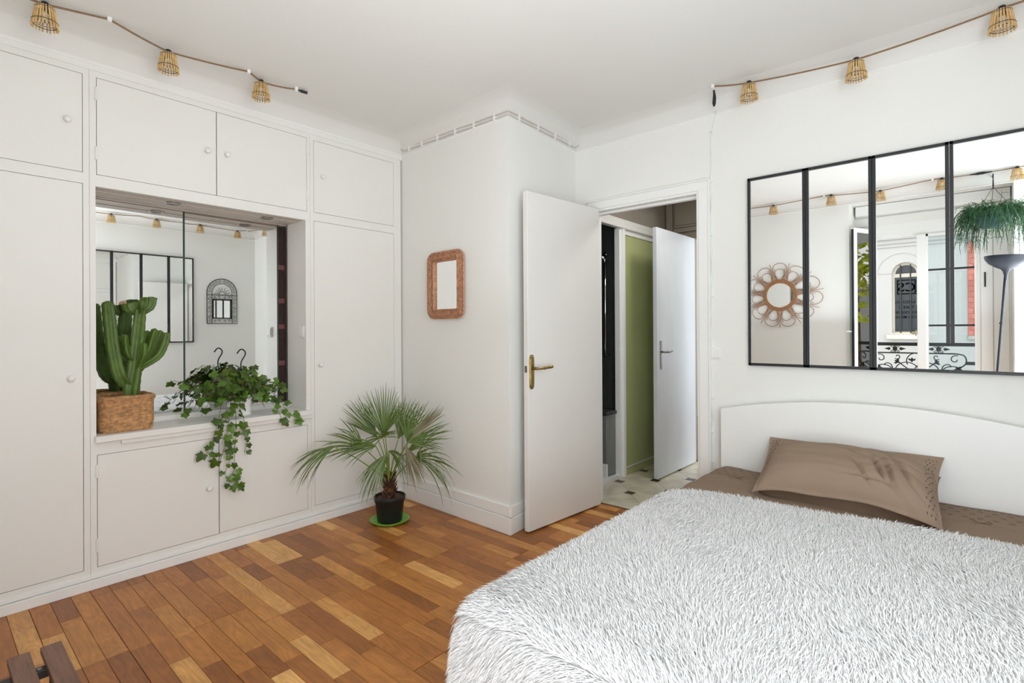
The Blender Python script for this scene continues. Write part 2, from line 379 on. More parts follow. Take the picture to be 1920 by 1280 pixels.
# --- doorway trim
dt = MB()
dt.box(1.135, 1.158, YB-.008, YB+.075, 0, 2.040).box(1.881, 1.915, YB-.012, YB+.075, 0, 2.040).box(1.135, 1.915, YB-.012, YB+.075, 2.040, 2.068)
dt.box(1.895, 1.955, YB-.020, YB, 0, 2.055).box(1.100, 1.145, YB-.020, YB, 0, 2.055).box(1.100, 1.955, YB-.020, YB, 2.055, 2.108)
dt.box(1.955, 1.966, YB-.028, YB, 0, 2.108).box(1.089, 1.966, YB-.028, YB, 2.108, 2.119)
dt.box(1.867, 1.881, YB+.04, YB+.075, 0, 2.03).box(1.158, 1.881, YB+.04, YB+.075, 2.025, 2.04)
struct('trim_3', dt, M['trim'], bevel=.002)

# --- the open bedroom door
def leaf(name, hinge, free, z0, z1, th, side, mat_):
    h = Vector(hinge); f = Vector(free); d = (f-h).normalized(); n = Vector((-d.y, d.x))*side
    q = [h, f, f+n*th, h+n*th]; mb = MB().prism([(p.x, p.y) for p in q], fl, z0, z1)
    return struct(name, mb, mat_, bevel=.002), h, d, n
door1, h, d, n = leaf('door_1', (1.213, 3.112), (1.157, 2.397), .012, 2.045, .036, -1, M['door'])
def on_leaf(h, d, n, along, z, out): p = h+d*along-n*out; return (p.x, p.y, z)
hl = MB()
pz = [(.872,.010),(.885,.018),(.905,.021),(1.045,.021),(1.065,.018),(1.078,.010)]
outl = [(-w_, z) for z, w_ in pz]+[(w_, z) for z, w_ in pz[::-1]]
cx = .688
hl.prism([(cx+a, z) for a, z in outl], lambda a, b, q: on_leaf(h, d, n, a, b-.012, q), -.001, .005)
hl.prism([(cx+a*.72, .975+(z-.975)*.90) for a, z in outl], lambda a, b, q: on_leaf(h, d, n, a, b-.012, q), .004, .009)
hp = hl.build('handle_plate', M['brass'], door1, bevel=.0015); hp['label'] = 'aged brass backplate'
lv = MB(); P = lambda a, z, o_: on_leaf(h, d, n, a, z, o_)
lv.tube([P(cx,.985,.005),P(cx,.985,.045),P(cx-.008,.985,.052)], [.0095,.0085,.0085], 12)
lv.tube(smooth_path([P(cx,.985,.052),P(cx-.03,.985,.054),P(cx-.055,.986,.054),P(cx-.06,.986,.054),P(cx-.066,.986,.054),P(cx-.09,.989,.054),P(cx-.115,.991,.054),P(cx-.128,.992,.054)],4),
        [ .008 if i<8 else (.0105 if i<13 else .005+.006*min(1,(i-13)/9)) for i in range(28)]+[.005], 12)
lv.build('door_handle', M['brass'], door1, smooth=True)['label'] = 'brass lever handle'
e = h+d*.7155; lk = MB().prism([(e.x+n.x*a+d.x*b, e.y+n.y*a+d.y*b) for a, b in ((.008,0),(.028,0),(.028,.003),(.008,.003))], fl, .96, 1.0)
lk.build('latch', M['steel'], door1)

# ================================================================== BUILT-IN CUPBOARDS
def frame_cells(mb, Y0, Y1, Z0, Z1, holes, x0=-.02, x1=0.0):
    ys = sorted({Y0, Y1}|{h_[0] for h_ in holes}|{h_[1] for h_ in holes}); zs = sorted({Z0, Z1}|{h_[2] for h_ in holes}|{h_[3] for h_ in holes})
    for ya, yb in zip(ys[:-1], ys[1:]):
        run = None
        for za, zb in zip(zs[:-1], zs[1:]):
            ym = (ya+yb)/2; zm = (za+zb)/2
            if any(a < ym < b and c < zm < d_ for a, b, c, d_ in holes):
                if run: mb.box(x0, x1, ya, yb, *run); run = None
            else: run = (run[0], zb) if run else (za, zb)
        if run: mb.box(x0, x1, ya, yb, *run)
    return mb
def knob(y, z, parent):
    mb = MB().lathe([(0,0),(.011,0),(.011,.003),(.005,.006),(.005,.014),(.011,.018),(.0145,.024),(.013,.031),(.007,.035),(0,.036)], 16)
    mb.xf(Matrix.Translation((0.0, y, z)) @ Euler((0, PI/2, 0)).to_matrix().to_4x4())
    mb.build('knob', M['white_pl'], parent, smooth=True)
def cup_door(unit, y0, y1, z0, z1, kn, hinge=None, lab=None):
    g = .0022
    d_ = B(-.018, 0.0008, y0+g, y1-g, z0+g, z1-g).build('door', M['paint'], unit, bevel=.001)
    if lab: d_['label'] = lab
    knob(kn[0], kn[1], d_)
    if hinge is not None:
        for zz in ((z0+.07, z1-.11) if z1-z0 > .3 else (z0+.05,)):
            B(-.002, .008, hinge-.006, hinge+.006, zz, zz+.065).build('hinge', M['paint'], d_, bevel=.003)
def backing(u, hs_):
    for a, b, c, d_ in hs_: B(-.024, -.0205, a-.004, b+.004, c-.004, d_+.004).build('gap_shade', M['seam'], u)  # dark sheets standing in for the shade in the door gaps
def carcass(mb, Y0, Y1, Z0, Z1): # sides, back, top
    mb.box(-.43, -.02, Y0, Y0+.015, Z0, Z1).box(-.43, -.02, Y1-.015, Y1, Z0, Z1).box(-.44, -.43, Y0, Y1, Z0, Z1).box(-.43,-.02,Y0,Y1,Z1-.015,Z1)
    return mb
ZU0, ZU1, ZL1 = 1.967, 2.432, 1.916
u1 = thing('built_in_cupboard', 'white built-in cupboard at far left with one upper door above one full-height door', 'cupboard', (0, .22, 0))
hs = [(.0, .518, ZU0, ZU1), (.0, .518, .094, ZL1)]
carcass(frame_cells(MB(), YW+.002, .5415, 0, 2.461, hs), YW+.002, .5415, 0, 2.461).build('body', M['paint'], u1)
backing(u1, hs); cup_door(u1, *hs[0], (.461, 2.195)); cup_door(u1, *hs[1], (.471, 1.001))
u3 = thing('built_in_cupboard', 'white built-in cupboard right of the plant niche, beside the room corner', 'cupboard', (0, 2.0, 0))
hs = [(1.667, 2.281, ZU0+.002, ZU1-.004), (1.667, 2.281, .105, ZL1)]
carcass(frame_cells(MB(), 1.6445, 2.343, 0, 2.461, hs), 1.6445, 2.343, 0, 2.461).build('body', M['paint'], u3)
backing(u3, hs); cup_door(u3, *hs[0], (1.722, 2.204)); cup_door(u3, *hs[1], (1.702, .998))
u2 = thing('built_in_cupboard', 'white built-in cupboard with a mirrored plant niche between upper and lower double doors', 'cupboard', (0, 1.09, 0))
NY0, NY1, NZ0, NZ1 = .565, 1.6125, .70, 1.912
hs = [(.568, 1.0985, ZU0, ZU1), (1.0985, 1.622, ZU0, ZU1), (NY0, NY1, NZ0, NZ1), (.567, 1.1055, .095, .629), (1.1055, 1.621, .098, .627)]
body = frame_cells(MB(), .5425, 1.6435, 0, 2.461, hs)
body.box(-.44, -.43, .5425, 1.6435, 0, 2.461).box(-.43, -.02, .5425, .558, 0, 2.461).box(-.43,-.02,1.628,1.6435,0,.70).box(-.43,-.02,1.628,1.6435,1.93,2.461).box(-.43,-.02,.56,1.63,2.446,2.461)
# niche cheeks
body.box(-.245, -.02, NY0-.006, NY0, .70, NZ1+.03).box(-.245, -.02, NY1, NY1+.014, .70, NZ1+.03)
body.box(-.44, -.02, .545, 1.63, .655, .683)
body.build('body', M['paint'], u2)
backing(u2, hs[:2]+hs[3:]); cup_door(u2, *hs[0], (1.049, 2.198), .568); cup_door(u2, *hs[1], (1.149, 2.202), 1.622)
cup_door(u2, *hs[3], (1.050, .361), .567); cup_door(u2, *hs[4], (1.165, .361))
sl = B(-.245, .030, .558, 1.643, .690, .7195); sl.box(.0, .018, .660, 1.643, .668, .690)
sl.build('sill', M['paint'], u2, bevel=.002)
# niche ceiling: lining board with two downlights and two tracks
nc = B(-.43, -.004, NY0, NY1, NZ1+.001, NZ1+.012); nc.box(-.105,-.102,NY0,NY1,1.910,NZ1+.001)
nc.build('niche_ceiling', M['beige'], u2)
for yy in (.92, 1.42):
    MB().lathe([(0,0),(.022,0),(.030,-.001),(.036,-.004),(.038,-.001),(.038,.003)], 24, (-.115, yy, NZ1)).build('downlight', M['steel'], u2, smooth=True)
B(-.300, -.245, NY0+.003, 1.6125, .7195, .748).build('track', M['paint'], u2)
B(-.30,-.262,NY0+.003,1.6125,1.908,1.9125).build('track', M['paint'], u2)
B(-.262, -.2585, NY0+.003, 1.612, 1.904, 1.9085).build('rail', mat('brown_track', srgb(120,92,58), .5), u2)
for (a, b, xx) in ((NY0+.004, 1.019, -.262), (.99, 1.567, -.278)):
    mp_ = B(xx-.004, xx, a, b, .7485, 1.9075).build('sliding_mirror', M['mirror'], u2)
    B(xx-.0045, xx+.0008, b-.009, b+.001, .7485, 1.9075).build('glass_edge', mat('green_glass_edge', srgb(50,66,62), .2), mp_)
# dark shelves behind the open gap
sh = B(-.43, -.30, 1.50, 1.627, .70, 1.90); sh.build('dark_cavity', M['dark_in'], u2)
for zz in (.99, 1.23, 1.40, 1.62): B(-.30, -.285, 1.565, 1.612, zz, zz+.03).build('shelf', mat('reddish_shelf', srgb(120,70,66), .6), u2)
sw = thing('light_switch', 'white double light switch on the right cheek of the plant niche', 'switch', (-.05, 1.6125, 1.22))
B(-.085,-.020,1.606,1.6125,1.175,1.245).build('plate', M['white_pl'], sw, bevel=.002); B(-.075,-.030,1.602,1.607,1.185,1.235).build('rocker', M['white_pl'], sw, bevel=.002)

sw = thing('light_switch', 'square white light switch on the wall between doorway and mirrors', 'switch', (1.99, YB, 1.068))
B(1.960,2.020,YB-.008,YB,1.037,1.101).build('plate', M['white_pl'], sw, bevel=.002); B(1.966,2.014,YB-.012,YB-.007,1.043,1.095).build('rocker', M['white_pl'], sw, bevel=.0015)
so = thing('power_socket', 'small round white socket low on the wall behind the palm', 'socket', (.085, 2.352, .215))
RX = lambda c: Matrix.Translation(c) @ Euler((PI/2,0,0)).to_matrix().to_4x4()
MB().lathe([(0,.012),(.012,.012),(.016,.016),(.024,.016),(.030,.010),(.031,0)],20).xf(RX((.085,2.352,.215))).build('faceplate', M['white_pl'], so, smooth=True)
MB().lathe([(0,0.0145),(.0125,.0145),(.0125,.012)],16).xf(RX((.085,2.352,.215))).build('socket_well', M['beige'], so)

# ================================================================== HALL beyond the doorway
HZ = 2.47
hf = struct('floor', B(.95, 2.05, YB+.002, 4.75, -.12, -.0065), M['grout'])
A_, B_ = .205, .2085
cx0, cy0 = 1.224, 3.708        # tile centres on every other half-step
for i in range(-2, 5):
    for j in range(-3, 6):
        X_ = cx0+i*A_; Y_ = cy0+j*B_
        if not (X_ > .90 and X_ < 2.1 and Y_ > 3.05 and Y_ < 4.85): continue
        if (i+j) % 2 == 0:
            s_ = .033; g_ = .0015; a = A_-g_; b = B_-g_
            poly = [(X_+a-s_, Y_-s_), (X_+a-s_, Y_+s_), (X_+s_, Y_+b-s_), (X_-s_, Y_+b-s_), (X_-a+s_, Y_+s_), (X_-a+s_, Y_-s_), (X_-s_, Y_-b+s_), (X_+s_, Y_-b+s_)]
        else:
            s_ = .0315; poly = [(X_-s_, Y_-s_), (X_+s_, Y_-s_), (X_+s_, Y_+s_), (X_-s_, Y_+s_)]
        x0, x1, y0, y1 = .975, 2.04, YB+.004, 4.74
        if max(p[0] for p in poly) < x0+.01 or min(p[0] for p in poly) > x1-.01 or max(p[1] for p in poly) < y0+.01 or min(p[1] for p in poly) > y1-.01: continue
        poly = [(min(max(p[0], x0), x1), min(max(p[1], y0), y1)) for p in poly]
        if (i+j) % 2 == 0:
            MB().prism(poly, fl, -.0065, -.0005).build('tile', M['tile'], hf)
        else:
            MB().prism(poly, fl, -.0065, -.0003).build('inset_tile', M['tiledark'], hf)['label'] = 'small dark brown inset tile'
B(1.158, 1.881, YB-.004, YB+.012, -.006, .004).build('threshold', M['walnut'], hf)
hw = B(.90, .972, YB+.07, 3.29, 0, HZ).box(.90, .972, 3.29, 4.75, 2.125, HZ)
struct('wall_hall_left', hw, M['hallwall'])
struct('wall_hall_right', B(2.045, 2.10, YB+.07, 4.75, 0, HZ), M['hallwall'])
struct('ceiling', B(.5, 2.1, YB+.07, 4.85, HZ, HZ+.05), M['hallwall'])
ff = B(.972, 1.222, 4.69, 4.79, 0, HZ).box(1.90, 2.05, 4.69, 4.79, 0, HZ).box(1.222, 1.90, 4.69, 4.79, 2.05, HZ)
struct('wall_hall_far', ff, M['hallwall'])
bt = B(.950, 1.000, 3.27, 4.69, 2.045, 2.085).box(.950, .988, 3.27, 4.69, 2.085, 2.125)
struct('trim_4', bt, M['door'], bevel=.004)
struct('trim_5', B(.93, .978, 3.800, 3.828, 0, 2.045).box(.93, .992, 3.834, 3.872, 0, 2.045).box(.93, .975, 3.828, 3.834, 0, 2.045), M['trim'], bevel=.002)
struct('trim_6', B(.985, 1.045, 4.66, 4.69, 2.13, HZ).box(1.20, 1.235, 4.66, 4.70, 0, 2.05).box(1.235, 1.90, 4.665, 4.69, 2.045, 2.075).box(1.05, 1.9, 4.665, 4.69, 2.11, 2.15), M['hallwall'], bevel=.003)
cb = thing('wall_cupboard', 'small beige overhead cupboard above the far end of the hall', 'cupboard', (1.45, 4.68, 2.16))
B(1.06, 1.90, 4.672, 4.689, 2.155, HZ-.01).build('body', M['hallwall'], cb)
B(1.075, 1.46, 4.660, 4.672, 2.175, 2.44).build('door', M['hallwall'], cb, bevel=.002); B(1.466, 1.88, 4.660, 4.672, 2.175, 2.44).build('door', M['hallwall'], cb, bevel=.002)
# green sliding panel closing a cupboard in the hall
gp = struct('door_4', B(.935, .965, 3.873, 4.66, .055, 2.005), M['olive'], bevel=.002)
B(.940, .975, 3.873, 4.66, 2.005, 2.045).build('top_rail', M['trim'], gp)
B(.930, .972, 3.873, 4.66, .0, .050).build('bottom_rail', M['olive'], gp); B(.966, .970, 3.873, 4.66, .056, .064).build('bead', M['trim'], gp)
# hall door leaf
door2, h2, d2, n2 = leaf('door_2', (1.262, 4.655), (1.249, 3.912), .012, 2.035, .034, -1, M['door2'])
Q = lambda a, z, o_: on_leaf(h2, d2, n2, a, z, o_)
MB().prism([(.665, .93), (.695, .93), (.695, 1.16), (.665, 1.16)], lambda a, b, q: Q(a, b-.04, q), -.001, .006).build('handle_plate', M['steel'], door2, bevel=.002)
MB().tube([Q(.68,1.03,.0),Q(.68,1.03,.045),Q(.66,1.03,.05),Q(.62,1.028,.05),Q(.575,1.035,.05)], [.008,.008,.008,.007,.006], 10).build('door_handle', M['steel'], door2, smooth=True)
MB().tube([Q(.68,1.03,-.036),Q(.68,1.03,-.075),Q(.66,1.03,-.08),Q(.58,1.03,-.08)], [.008,.008,.008,.006], 10).build('door_handle', M['steel'], door2, smooth=True)
# bathroom seen through the first hall opening
struct('wall_bathroom', B(-.55, -.45, 3.27, 4.5, 0, 2.45).box(-.45, .93, 3.872, 3.94, 0, 2.45).box(-.45, .93, 3.275, 3.285, 0, 2.45).box(-.45,.93,3.27,3.95,2.45,2.5), M['bathdark'])
struct('floor', B(-.45, .972, 3.285, 3.872, -.10, .022), M['white_pl'])
bt = thing('bathtub', 'grey-panelled bathtub in the dark bathroom left of the hall', 'bathtub', (.1, 3.8, .022))
B(-.44, .93, 3.66, 3.868, .03, .52).build('side_panel', M['bathgrey'], bt, bevel=.004)
B(-.44, .945, 3.645, 3.868, .52, .55).build('rim', M['bathdark'], bt, bevel=.006); B(-.44, .94, 3.64, 3.66, .022, .13).build('plinth', M['white_pl'], bt)
sr = thing('shower_rail', 'chrome vertical shower rail on the dark bathroom wall', 'shower rail', (.80, 3.83, .95))
MB().tube([(.84,3.80,.98),(.84,3.80,1.86)], .009, 10).build('rail', M['chrome'], sr, smooth=True)
for zz in (1.0, 1.84): MB().tube([(.84,3.80,zz),(.84,3.868,zz)], .008, 8).build('bracket', M['chrome'], sr, smooth=True)
MB().tube([(.84,3.80,1.80),(.80,3.78,1.84)], .014, 10).build('shower_head', M['chrome'], sr, smooth=True)
# far room
struct('floor', B(-.5, 4.2, 4.75, 7.3, -.12, 0), M['rug'])
struct('wall_far_room', B(-.5, 4.2, 7.2, 7.3, 0, 2.6).box(-.55, -.45, 4.79, 7.3, 0, 2.6).box(4.1, 4.2, 4.79, 7.3, 0, 2.6).box(-.5, .972, 4.79, 4.84, 0, 2.6).box(2.05, 4.2, 4.79, 4.84, 0, 2.6), M['wall'])
struct('ceiling', B(-.55, 4.2, 4.79, 7.3, 2.6, 2.65), M['ceil'])

# ================================================================== MIRRORS ON THE BACK WALL
MZ0, MZ1, MX, MW = 1.006, 2.069, 2.183, .2945
YF0, YF1 = YB-.0005, 3.126
FW = .0145
labs = ['leftmost tall black-framed mirror beside the doorway, reflecting the rattan sunburst', 'second tall black-framed mirror from the doorway, reflecting the open casement', 'third tall black-framed mirror from the doorway, reflecting the arched facade window', 'rightmost tall black-framed mirror on the bed wall, reflecting hanging plant and floor lamp']
ZS = 1.139
for i in range(4):
    x0, x1 = MX+i*MW, MX+(i+1)*MW-.001
    t = thing('wall_mirror', labs[i], 'mirror', ((x0+x1)/2, YB, MZ0), 'black framed mirror panels above the bed')
    fr = MB()
    fr.box(x0, x1, YF1, YF0, MZ1-FW, MZ1).box(x0, x1, YF1, YF0, MZ0, MZ0+FW)
    zl = ZS if i == 3 else MZ0; zr = ZS if i == 2 else MZ0
    fr.box(x0, x0+FW, YF1, YF0, zl, MZ1).box(x1-FW, x1, YF1, YF0, zr, MZ1)
    fr.build('frame', M['black'], t, bevel=.001)
    B(x0+(.0 if i == 3 else FW*.5), x1-(.0 if i == 2 else FW*.5)+(.001 if i == 2 else 0), 3.134, 3.145, MZ0+FW*.5, MZ1-FW*.5).build('mirror_glass', M['mirror'], t)
labs = ['black-framed mirror panel nearest the corner on the wall facing the cupboards', 'black-framed mirror panel second from the corner on the wall facing the cupboards', 'black-framed mirror panel third from the corner on the wall facing the cupboards', 'black-framed mirror panel farthest from the corner on the wall facing the cupboards']
for i in range(4):
    y1 = 2.372-i*.289; y0 = y1-.288
    t = thing('wall_mirror', labs[i], 'mirror', (XR, (y0+y1)/2, 1.078), 'black framed mirror panels facing the cupboards')
    fr = B(XR-.028, XR-.0005, y0, y1, 2.15, 2.165).box(XR-.028, XR-.0005, y0, y1, 1.078, 1.093).box(XR-.028, XR-.0005, y0, y0+.0145, 1.078, 2.165).box(XR-.028, XR-.0005, y1-.0145, y1, 1.078, 2.165)
    fr.build('frame', M['black'], t, bevel=.001); B(XR-.020, XR-.010, y0+.007, y1-.007, 1.085, 2.158).build('mirror_glass', M['mirror'], t)

# wrought iron arched mirror on the right wall
im = thing('iron_mirror', 'arched wrought-iron mirror with a rising sun, seen in the niche mirror', 'mirror', (XR, 2.72, 1.324))
yc, hw_ = 2.720, .187; fx = lambda y_, z_: (XR-.012, y_, z_)
fr = MB()
def T(mb, pts, r=.0035, n=6): mb.tube(pts, r, n)
T(fr, [fx(yc-hw_,1.324), fx(yc-hw_,1.735)]+arc((yc,1.735), hw_, PI, 0, 20, fx)+[fx(yc+hw_,1.324), fx(yc-hw_,1.324)], .005)
T(fr, [fx(yc-.125,1.324), fx(yc-.125,1.735)]+arc((yc,1.735), .125, PI, 0, 16, fx)+[fx(yc+.125,1.324)], .0035)
for zz in (1.698, 1.710): T(fr, [fx(yc-hw_,zz), fx(yc+hw_,zz)], .003)
for zz in (1.395, 1.652): T(fr, [fx(yc-.125,zz), fx(yc+.125,zz)], .003)
fr.build('frame', M['iron'], im, smooth=True)
def scroll(mb, c, ang, s, r=.0021, turns=1.35, flip=1, fn=fx, n=6):
    pts = []
    for i in range(22):
        t = i/21; rad = s*(.18+.82*t); a = flip*(turns*2*PI*(1-t))+ang
        pts.append(fn(c[0]+rad*math.cos(a), c[1]+rad*math.sin(a)))
    mb.tube(pts, r, n); return pts
scm = MB()
for sg in (-1, 1):
    ys = yc+sg*.156
    for k, zz in enumerate((1.36, 1.42, 1.48, 1.54, 1.60, 1.66)):
        scroll(scm, (ys, zz), PI/2 if k % 2 else -PI/2, .022, flip=sg*(1 if k % 2 else -1))
        if k % 2 == 0: T(scm, [fx(ys-.022*sg, zz+.02), fx(ys+.022*sg, zz+.05)], .0025, 5)
    for k in range(6):
        a = PI/2+sg*(.16+k*.26); c = (yc+.156*math.cos(a), 1.735+.156*math.sin(a)); scroll(scm, c, a+(0 if k % 2 else PI), .021, flip=sg*(1 if k % 2 else -1))
    for k, (a, b) in enumerate(((.035,1.675),(.09,1.675),(.035,1.36),(.09,1.36))): scroll(scm, (yc+sg*a, b), 0 if k % 2 else PI, .017, flip=sg)
scm.build('scrollwork', M['iron'], im, smooth=True)['kind'] = 'stuff'
sn = MB(); T(sn, arc((yc,1.712), .040, 0, PI, 14, fx), .003)
for k in range(7):
    a = PI*(k+.5)/7+ (0); L_ = .05
    T(sn, [fx(yc+(.048+L_*q)*math.cos(a)+.006*math.sin(q*7)*math.sin(a), 1.712+(.048+L_*q)*math.sin(a)-.006*math.sin(q*7)*math.cos(a)) for q in [j/8 for j in range(9)]], .0025, 5)
sn.build('sun', M['iron'], im, smooth=True)
gf = B(XR-.02, XR-.006, yc-.120, yc+.120, 1.388, 1.402).box(XR-.02, XR-.006, yc-.120, yc+.120, 1.632, 1.646).box(XR-.02, XR-.006, yc-.120, yc-.106, 1.388, 1.646).box(XR-.02, XR-.006, yc+.106, yc+.120, 1.388, 1.646)
gf.build('glass_frame', M['iron'], im); B(XR-.012, XR-.008, yc-.110, yc+.110, 1.397, 1.637).build('mirror_glass', M['mirror'], im)

# rattan sunburst mirror on the window wall
sx, sz = 1.540, 1.585
sm = thing('sunburst_mirror', 'round rattan petal mirror on the window wall, seen in the left mirrors', 'mirror', (sx, YW, sz-.36))
sf = lambda q, r_: (lambda a, b: (sx+a, YW+q, sz+b))
RXp = Matrix.Translation((sx, YW, sz)) @ Euler((-PI/2,0,0)).to_matrix().to_4x4()
MB().lathe([(0,.016),(.142,.016),(.142,.008)], 40).xf(RXp).build('mirror_glass', M['mirror'], sm)
rg = MB(); fp = lambda a, b: (sx+a+.35*max(0, a-.165), YW+.018, sz+b)
for rr in (.140, .150, .160, .170): rg.tube([fp(rr*math.cos(t), rr*math.sin(t)) for t in [2*PI*i/48 for i in range(49)]], .0065, 8, False)
rg.build('ring', M['rattan'], sm, smooth=True)
def petal(a, rad, wid, r=.0034):
    pts = []
    for i in range(29):
        th = 2*PI*i/28; k = (1-math.cos(th))/2
        u = .160+(rad-.160)*k; v = wid*math.sin(th)*(.45+.75*k)
        pts.append(fp(u*math.cos(a)-v*math.sin(a), u*math.sin(a)+v*math.cos(a)))
    return MB().tube(pts, r, 6)
for k in range(11):
    a = PI/2+2*PI*k/11
    petal(a, .358, .080).build('petal', M['rattan'], sm, smooth=True); petal(a, .292, .052, .0032).build('petal', M['rattan'], sm, smooth=True)
    a2 = a+PI/11; b_ = MB()
    for q in (-.030, 0, .030): b_.tube([fp(.15*math.cos(a2)-q*math.sin(a2)*.5, .15*math.sin(a2)+q*math.cos(a2)*.5), fp(.24*math.cos(a2)-q*.3*math.sin(a2), .24*math.sin(a2)+q*.3*math.cos(a2))]+([fp(.365*math.cos(a2)-q*.4*math.sin(a2), .365*math.sin(a2)+q*.4*math.cos(a2))] if abs(q) < .02 else [fp(.30*math.cos(a2)-q*1.2*math.sin(a2), .30*math.sin(a2)+q*1.2*math.cos(a2))]), .0028, 5)
    b_.tube([fp(.143*math.cos(a2+s_), .143*math.sin(a2+s_)) for s_ in (-.09,0,.09)], .010, 6); b_.build('spray', M['rattan'], sm, smooth=True)

# wicker rectangular mirror on the chimney wall (wall slopes a little)
wm = thing('wicker_mirror', 'small rectangular mirror in a braided wicker frame on the white chimney wall', 'mirror', (.506, 2.342, 1.295))
def wy(x): return 2.354-(x/1.068)*.024
wx0, wx1, wz0, wz1 = .322, .690, 1.293, 1.742
def rrect(x0, x1, z0, z1, r, n=6):
    out = []
    for cx_, cz_, a0 in ((x1-r,z1-r,0),(x0+r,z1-r,PI/2),(x0+r,z0+r,PI),(x1-r,z0+r,3*PI/2)):
        for i in range(n+1): a = a0+PI/2*i/n; out.append((cx_+r*math.cos(a), cz_+r*math.sin(a)))
    return out
def loop(x0, x1, z0, z1, r, y, rad, wob=0, ph=0, n=8):
    base = rrect(x0, x1, z0, z1, r, 5); pts = []
    L_ = len(base)
    for i in range(L_):
        a = Vector(base[i]); b = Vector(base[(i+1) % L_]); k = max(1, int((b-a).length/.012))
        for j in range(k): pts.append(a.lerp(b, j/k))
    out = []
    N_ = len(pts); c = Vector(((x0+x1)/2, (z0+z1)/2))
    for i in range(N_+1):
        p = pts[i % N_]; t = (pts[(i+1) % N_]-pts[i-1 if i else N_-1]).normalized(); nn = Vector((t.y, -t.x)); s_ = wob*math.sin(i*.95+ph)
        q = p+nn*s_; out.append((q.x, wy(q.x)-y-abs(wob)*.6*math.cos(i*.95+ph), q.y))
    return out
wf_ = MB()
for k in range(5):
    o_ = .006+k*.0115
    wf_.tube(loop(wx0+o_, wx1-o_, wz0+o_, wz1-o_, max(.012, .058-o_), .016+(.010 if 0 < k < 4 else 0), .0052), .0060, 6, False)
wf_.build('frame', M['wicker'], wm, smooth=True)
br = MB()
for k in range(6):
    o_ = .004+k*.0108
    for ph in (0, 2.1, 4.2): br.tube(loop(wx0+o_, wx1-o_, wz0+o_, wz1-o_, max(.012, .060-o_), .026+(.006 if 0 < k < 5 else -.006), .002, .0055, ph+k), .0019, 5, False)
br.build('braid', M['wicker'], wm, smooth=True)
wi = MB()
for k in range(3): wi.tube(loop(wx0+.060, wx1-.060, wz0+.060, wz1-.060, .015, .006+.008*k, .004), .0045, 6, False)
wi.build('inner_rim', M['wicker'], wm, smooth=True)
MB().prism([(wx0+.055, wz0+.055), (wx1-.055, wz0+.055), (wx1-.055, wz1-.055), (wx0+.055, wz1-.055)], lambda a, b, q: (a, wy(a)-q, b), .003, .007).build('mirror_glass', M['mirror'], wm)

# ================================================================== FRENCH WINDOW, RECESS AND BALCONY
YG = -.45
wn = MB()
wn.box(2.20, 2.378, YG-.05, YG, -.1, WZ).box(2.378, 3.43, YG-.05, YG, 2.157, WZ)
wn.box(2.733, 2.805, YG-.03, YG+.03, -.1, 2.157).box(3.187, 3.43, YG-.05, YG, -.1, 2.157)
window1 = struct('window_1', wn, M['trim'], bevel=.002)
B(2.22, 3.42, YG+.001, YG+.10, 2.40, 2.505).build('blind_box', M['trim'], window1, bevel=.004)
B(2.20, 3.43, YG+.001, YG+.018, 2.30, 2.385).build('head_panel', M['wall'], window1, bevel=.002)
for a, b in ((3.215, 3.30), (3.305, 3.41)): B(a, b, YG+.001, YG+.016, .02, 2.12).build('shutter_board', M['trim'], window1, bevel=.003)
MB().tube([(3.245,YG+.024,1.60),(3.245,YG+.024,1.74)], .006, 8).build('bolt', M['iron'], window1)
gl = MB()
for za, zb in ((.02, 1.228), (1.246, 1.787), (1.805, 2.13)): B(2.822, 3.178, YG-.012, YG-.008, za, zb).build('pane', M['glass'], window1)
for zz in (1.228, 1.787): B(2.812, 3.187, YG-.022, YG+.002, zz, zz+.018).build('muntin', M['black'], window1)
B(2.805, 2.822, YG-.02, YG+.02, 0, 2.157).build('stile', M['trim'], window1); B(3.170, 3.187, YG-.02, YG+.02, 0, 2.157).build('stile', M['trim'], window1); B(2.805,3.187,YG-.02,YG+.02,2.135,2.157).build('rail', M['trim'], window1)
MB().tube([(2.722,YG+.02,1.13),(2.722,YG+.02,1.19)], .006, 8).build('bolt', M['steel'], window1); B(2.724,2.732,YG-.01,YG+.02,1.45,1.55).build('hinge', M['steel'], window1)
# the casement swung into the room
cs = thing('casement', 'open white window casement swung into the room, seen in the second mirror', 'window casement', (2.385, YG+.02, 0))
ch = Vector((2.385, YG+.025)); cf = Vector((2.232, -.070)); cdv = (cf-ch).normalized(); cn = Vector((-cdv.y, cdv.x)); CL = (cf-ch).length
def cbox(a0, a1, z0, z1, t0, t1, nm, mt, **k):
    q = [ch+cdv*a0+cn*t0, ch+cdv*a1+cn*t0, ch+cdv*a1+cn*t1, ch+cdv*a0+cn*t1]
    return MB().prism([(p.x, p.y) for p in q], fl, z0, z1).build(nm, mt, cs, **k)
cbox(0, .035, .03, 2.245, -.018, .018, 'stile', M['trim'], bevel=.002); cbox(CL-.05, CL, .03, 2.245, -.018, .018, 'stile', M['trim'], bevel=.002)
cbox(.035, CL-.05, 2.20, 2.245, -.018, .018, 'rail', M['trim'], bevel=.002); cbox(.035, CL-.05, .03, .12, -.018, .018, 'rail', M['trim'], bevel=.002)
cbox(.03, CL-.045, .11, 2.21, -.003, .003, 'pane', M['glass2']); cbox(CL, CL+.004, .04, 2.23, -.012, .012, 'seal', M['black'])
MB().tube([(cf.x-.01, cf.y+.02, 1.18), (cf.x-.055, cf.y+.03, 1.18)], .008, 8).build('catch', M['white_pl'], cs)
B(2.2, 3.43, YG, YW+.0, -.10, -.004).build('sill', M['plank'], floor)

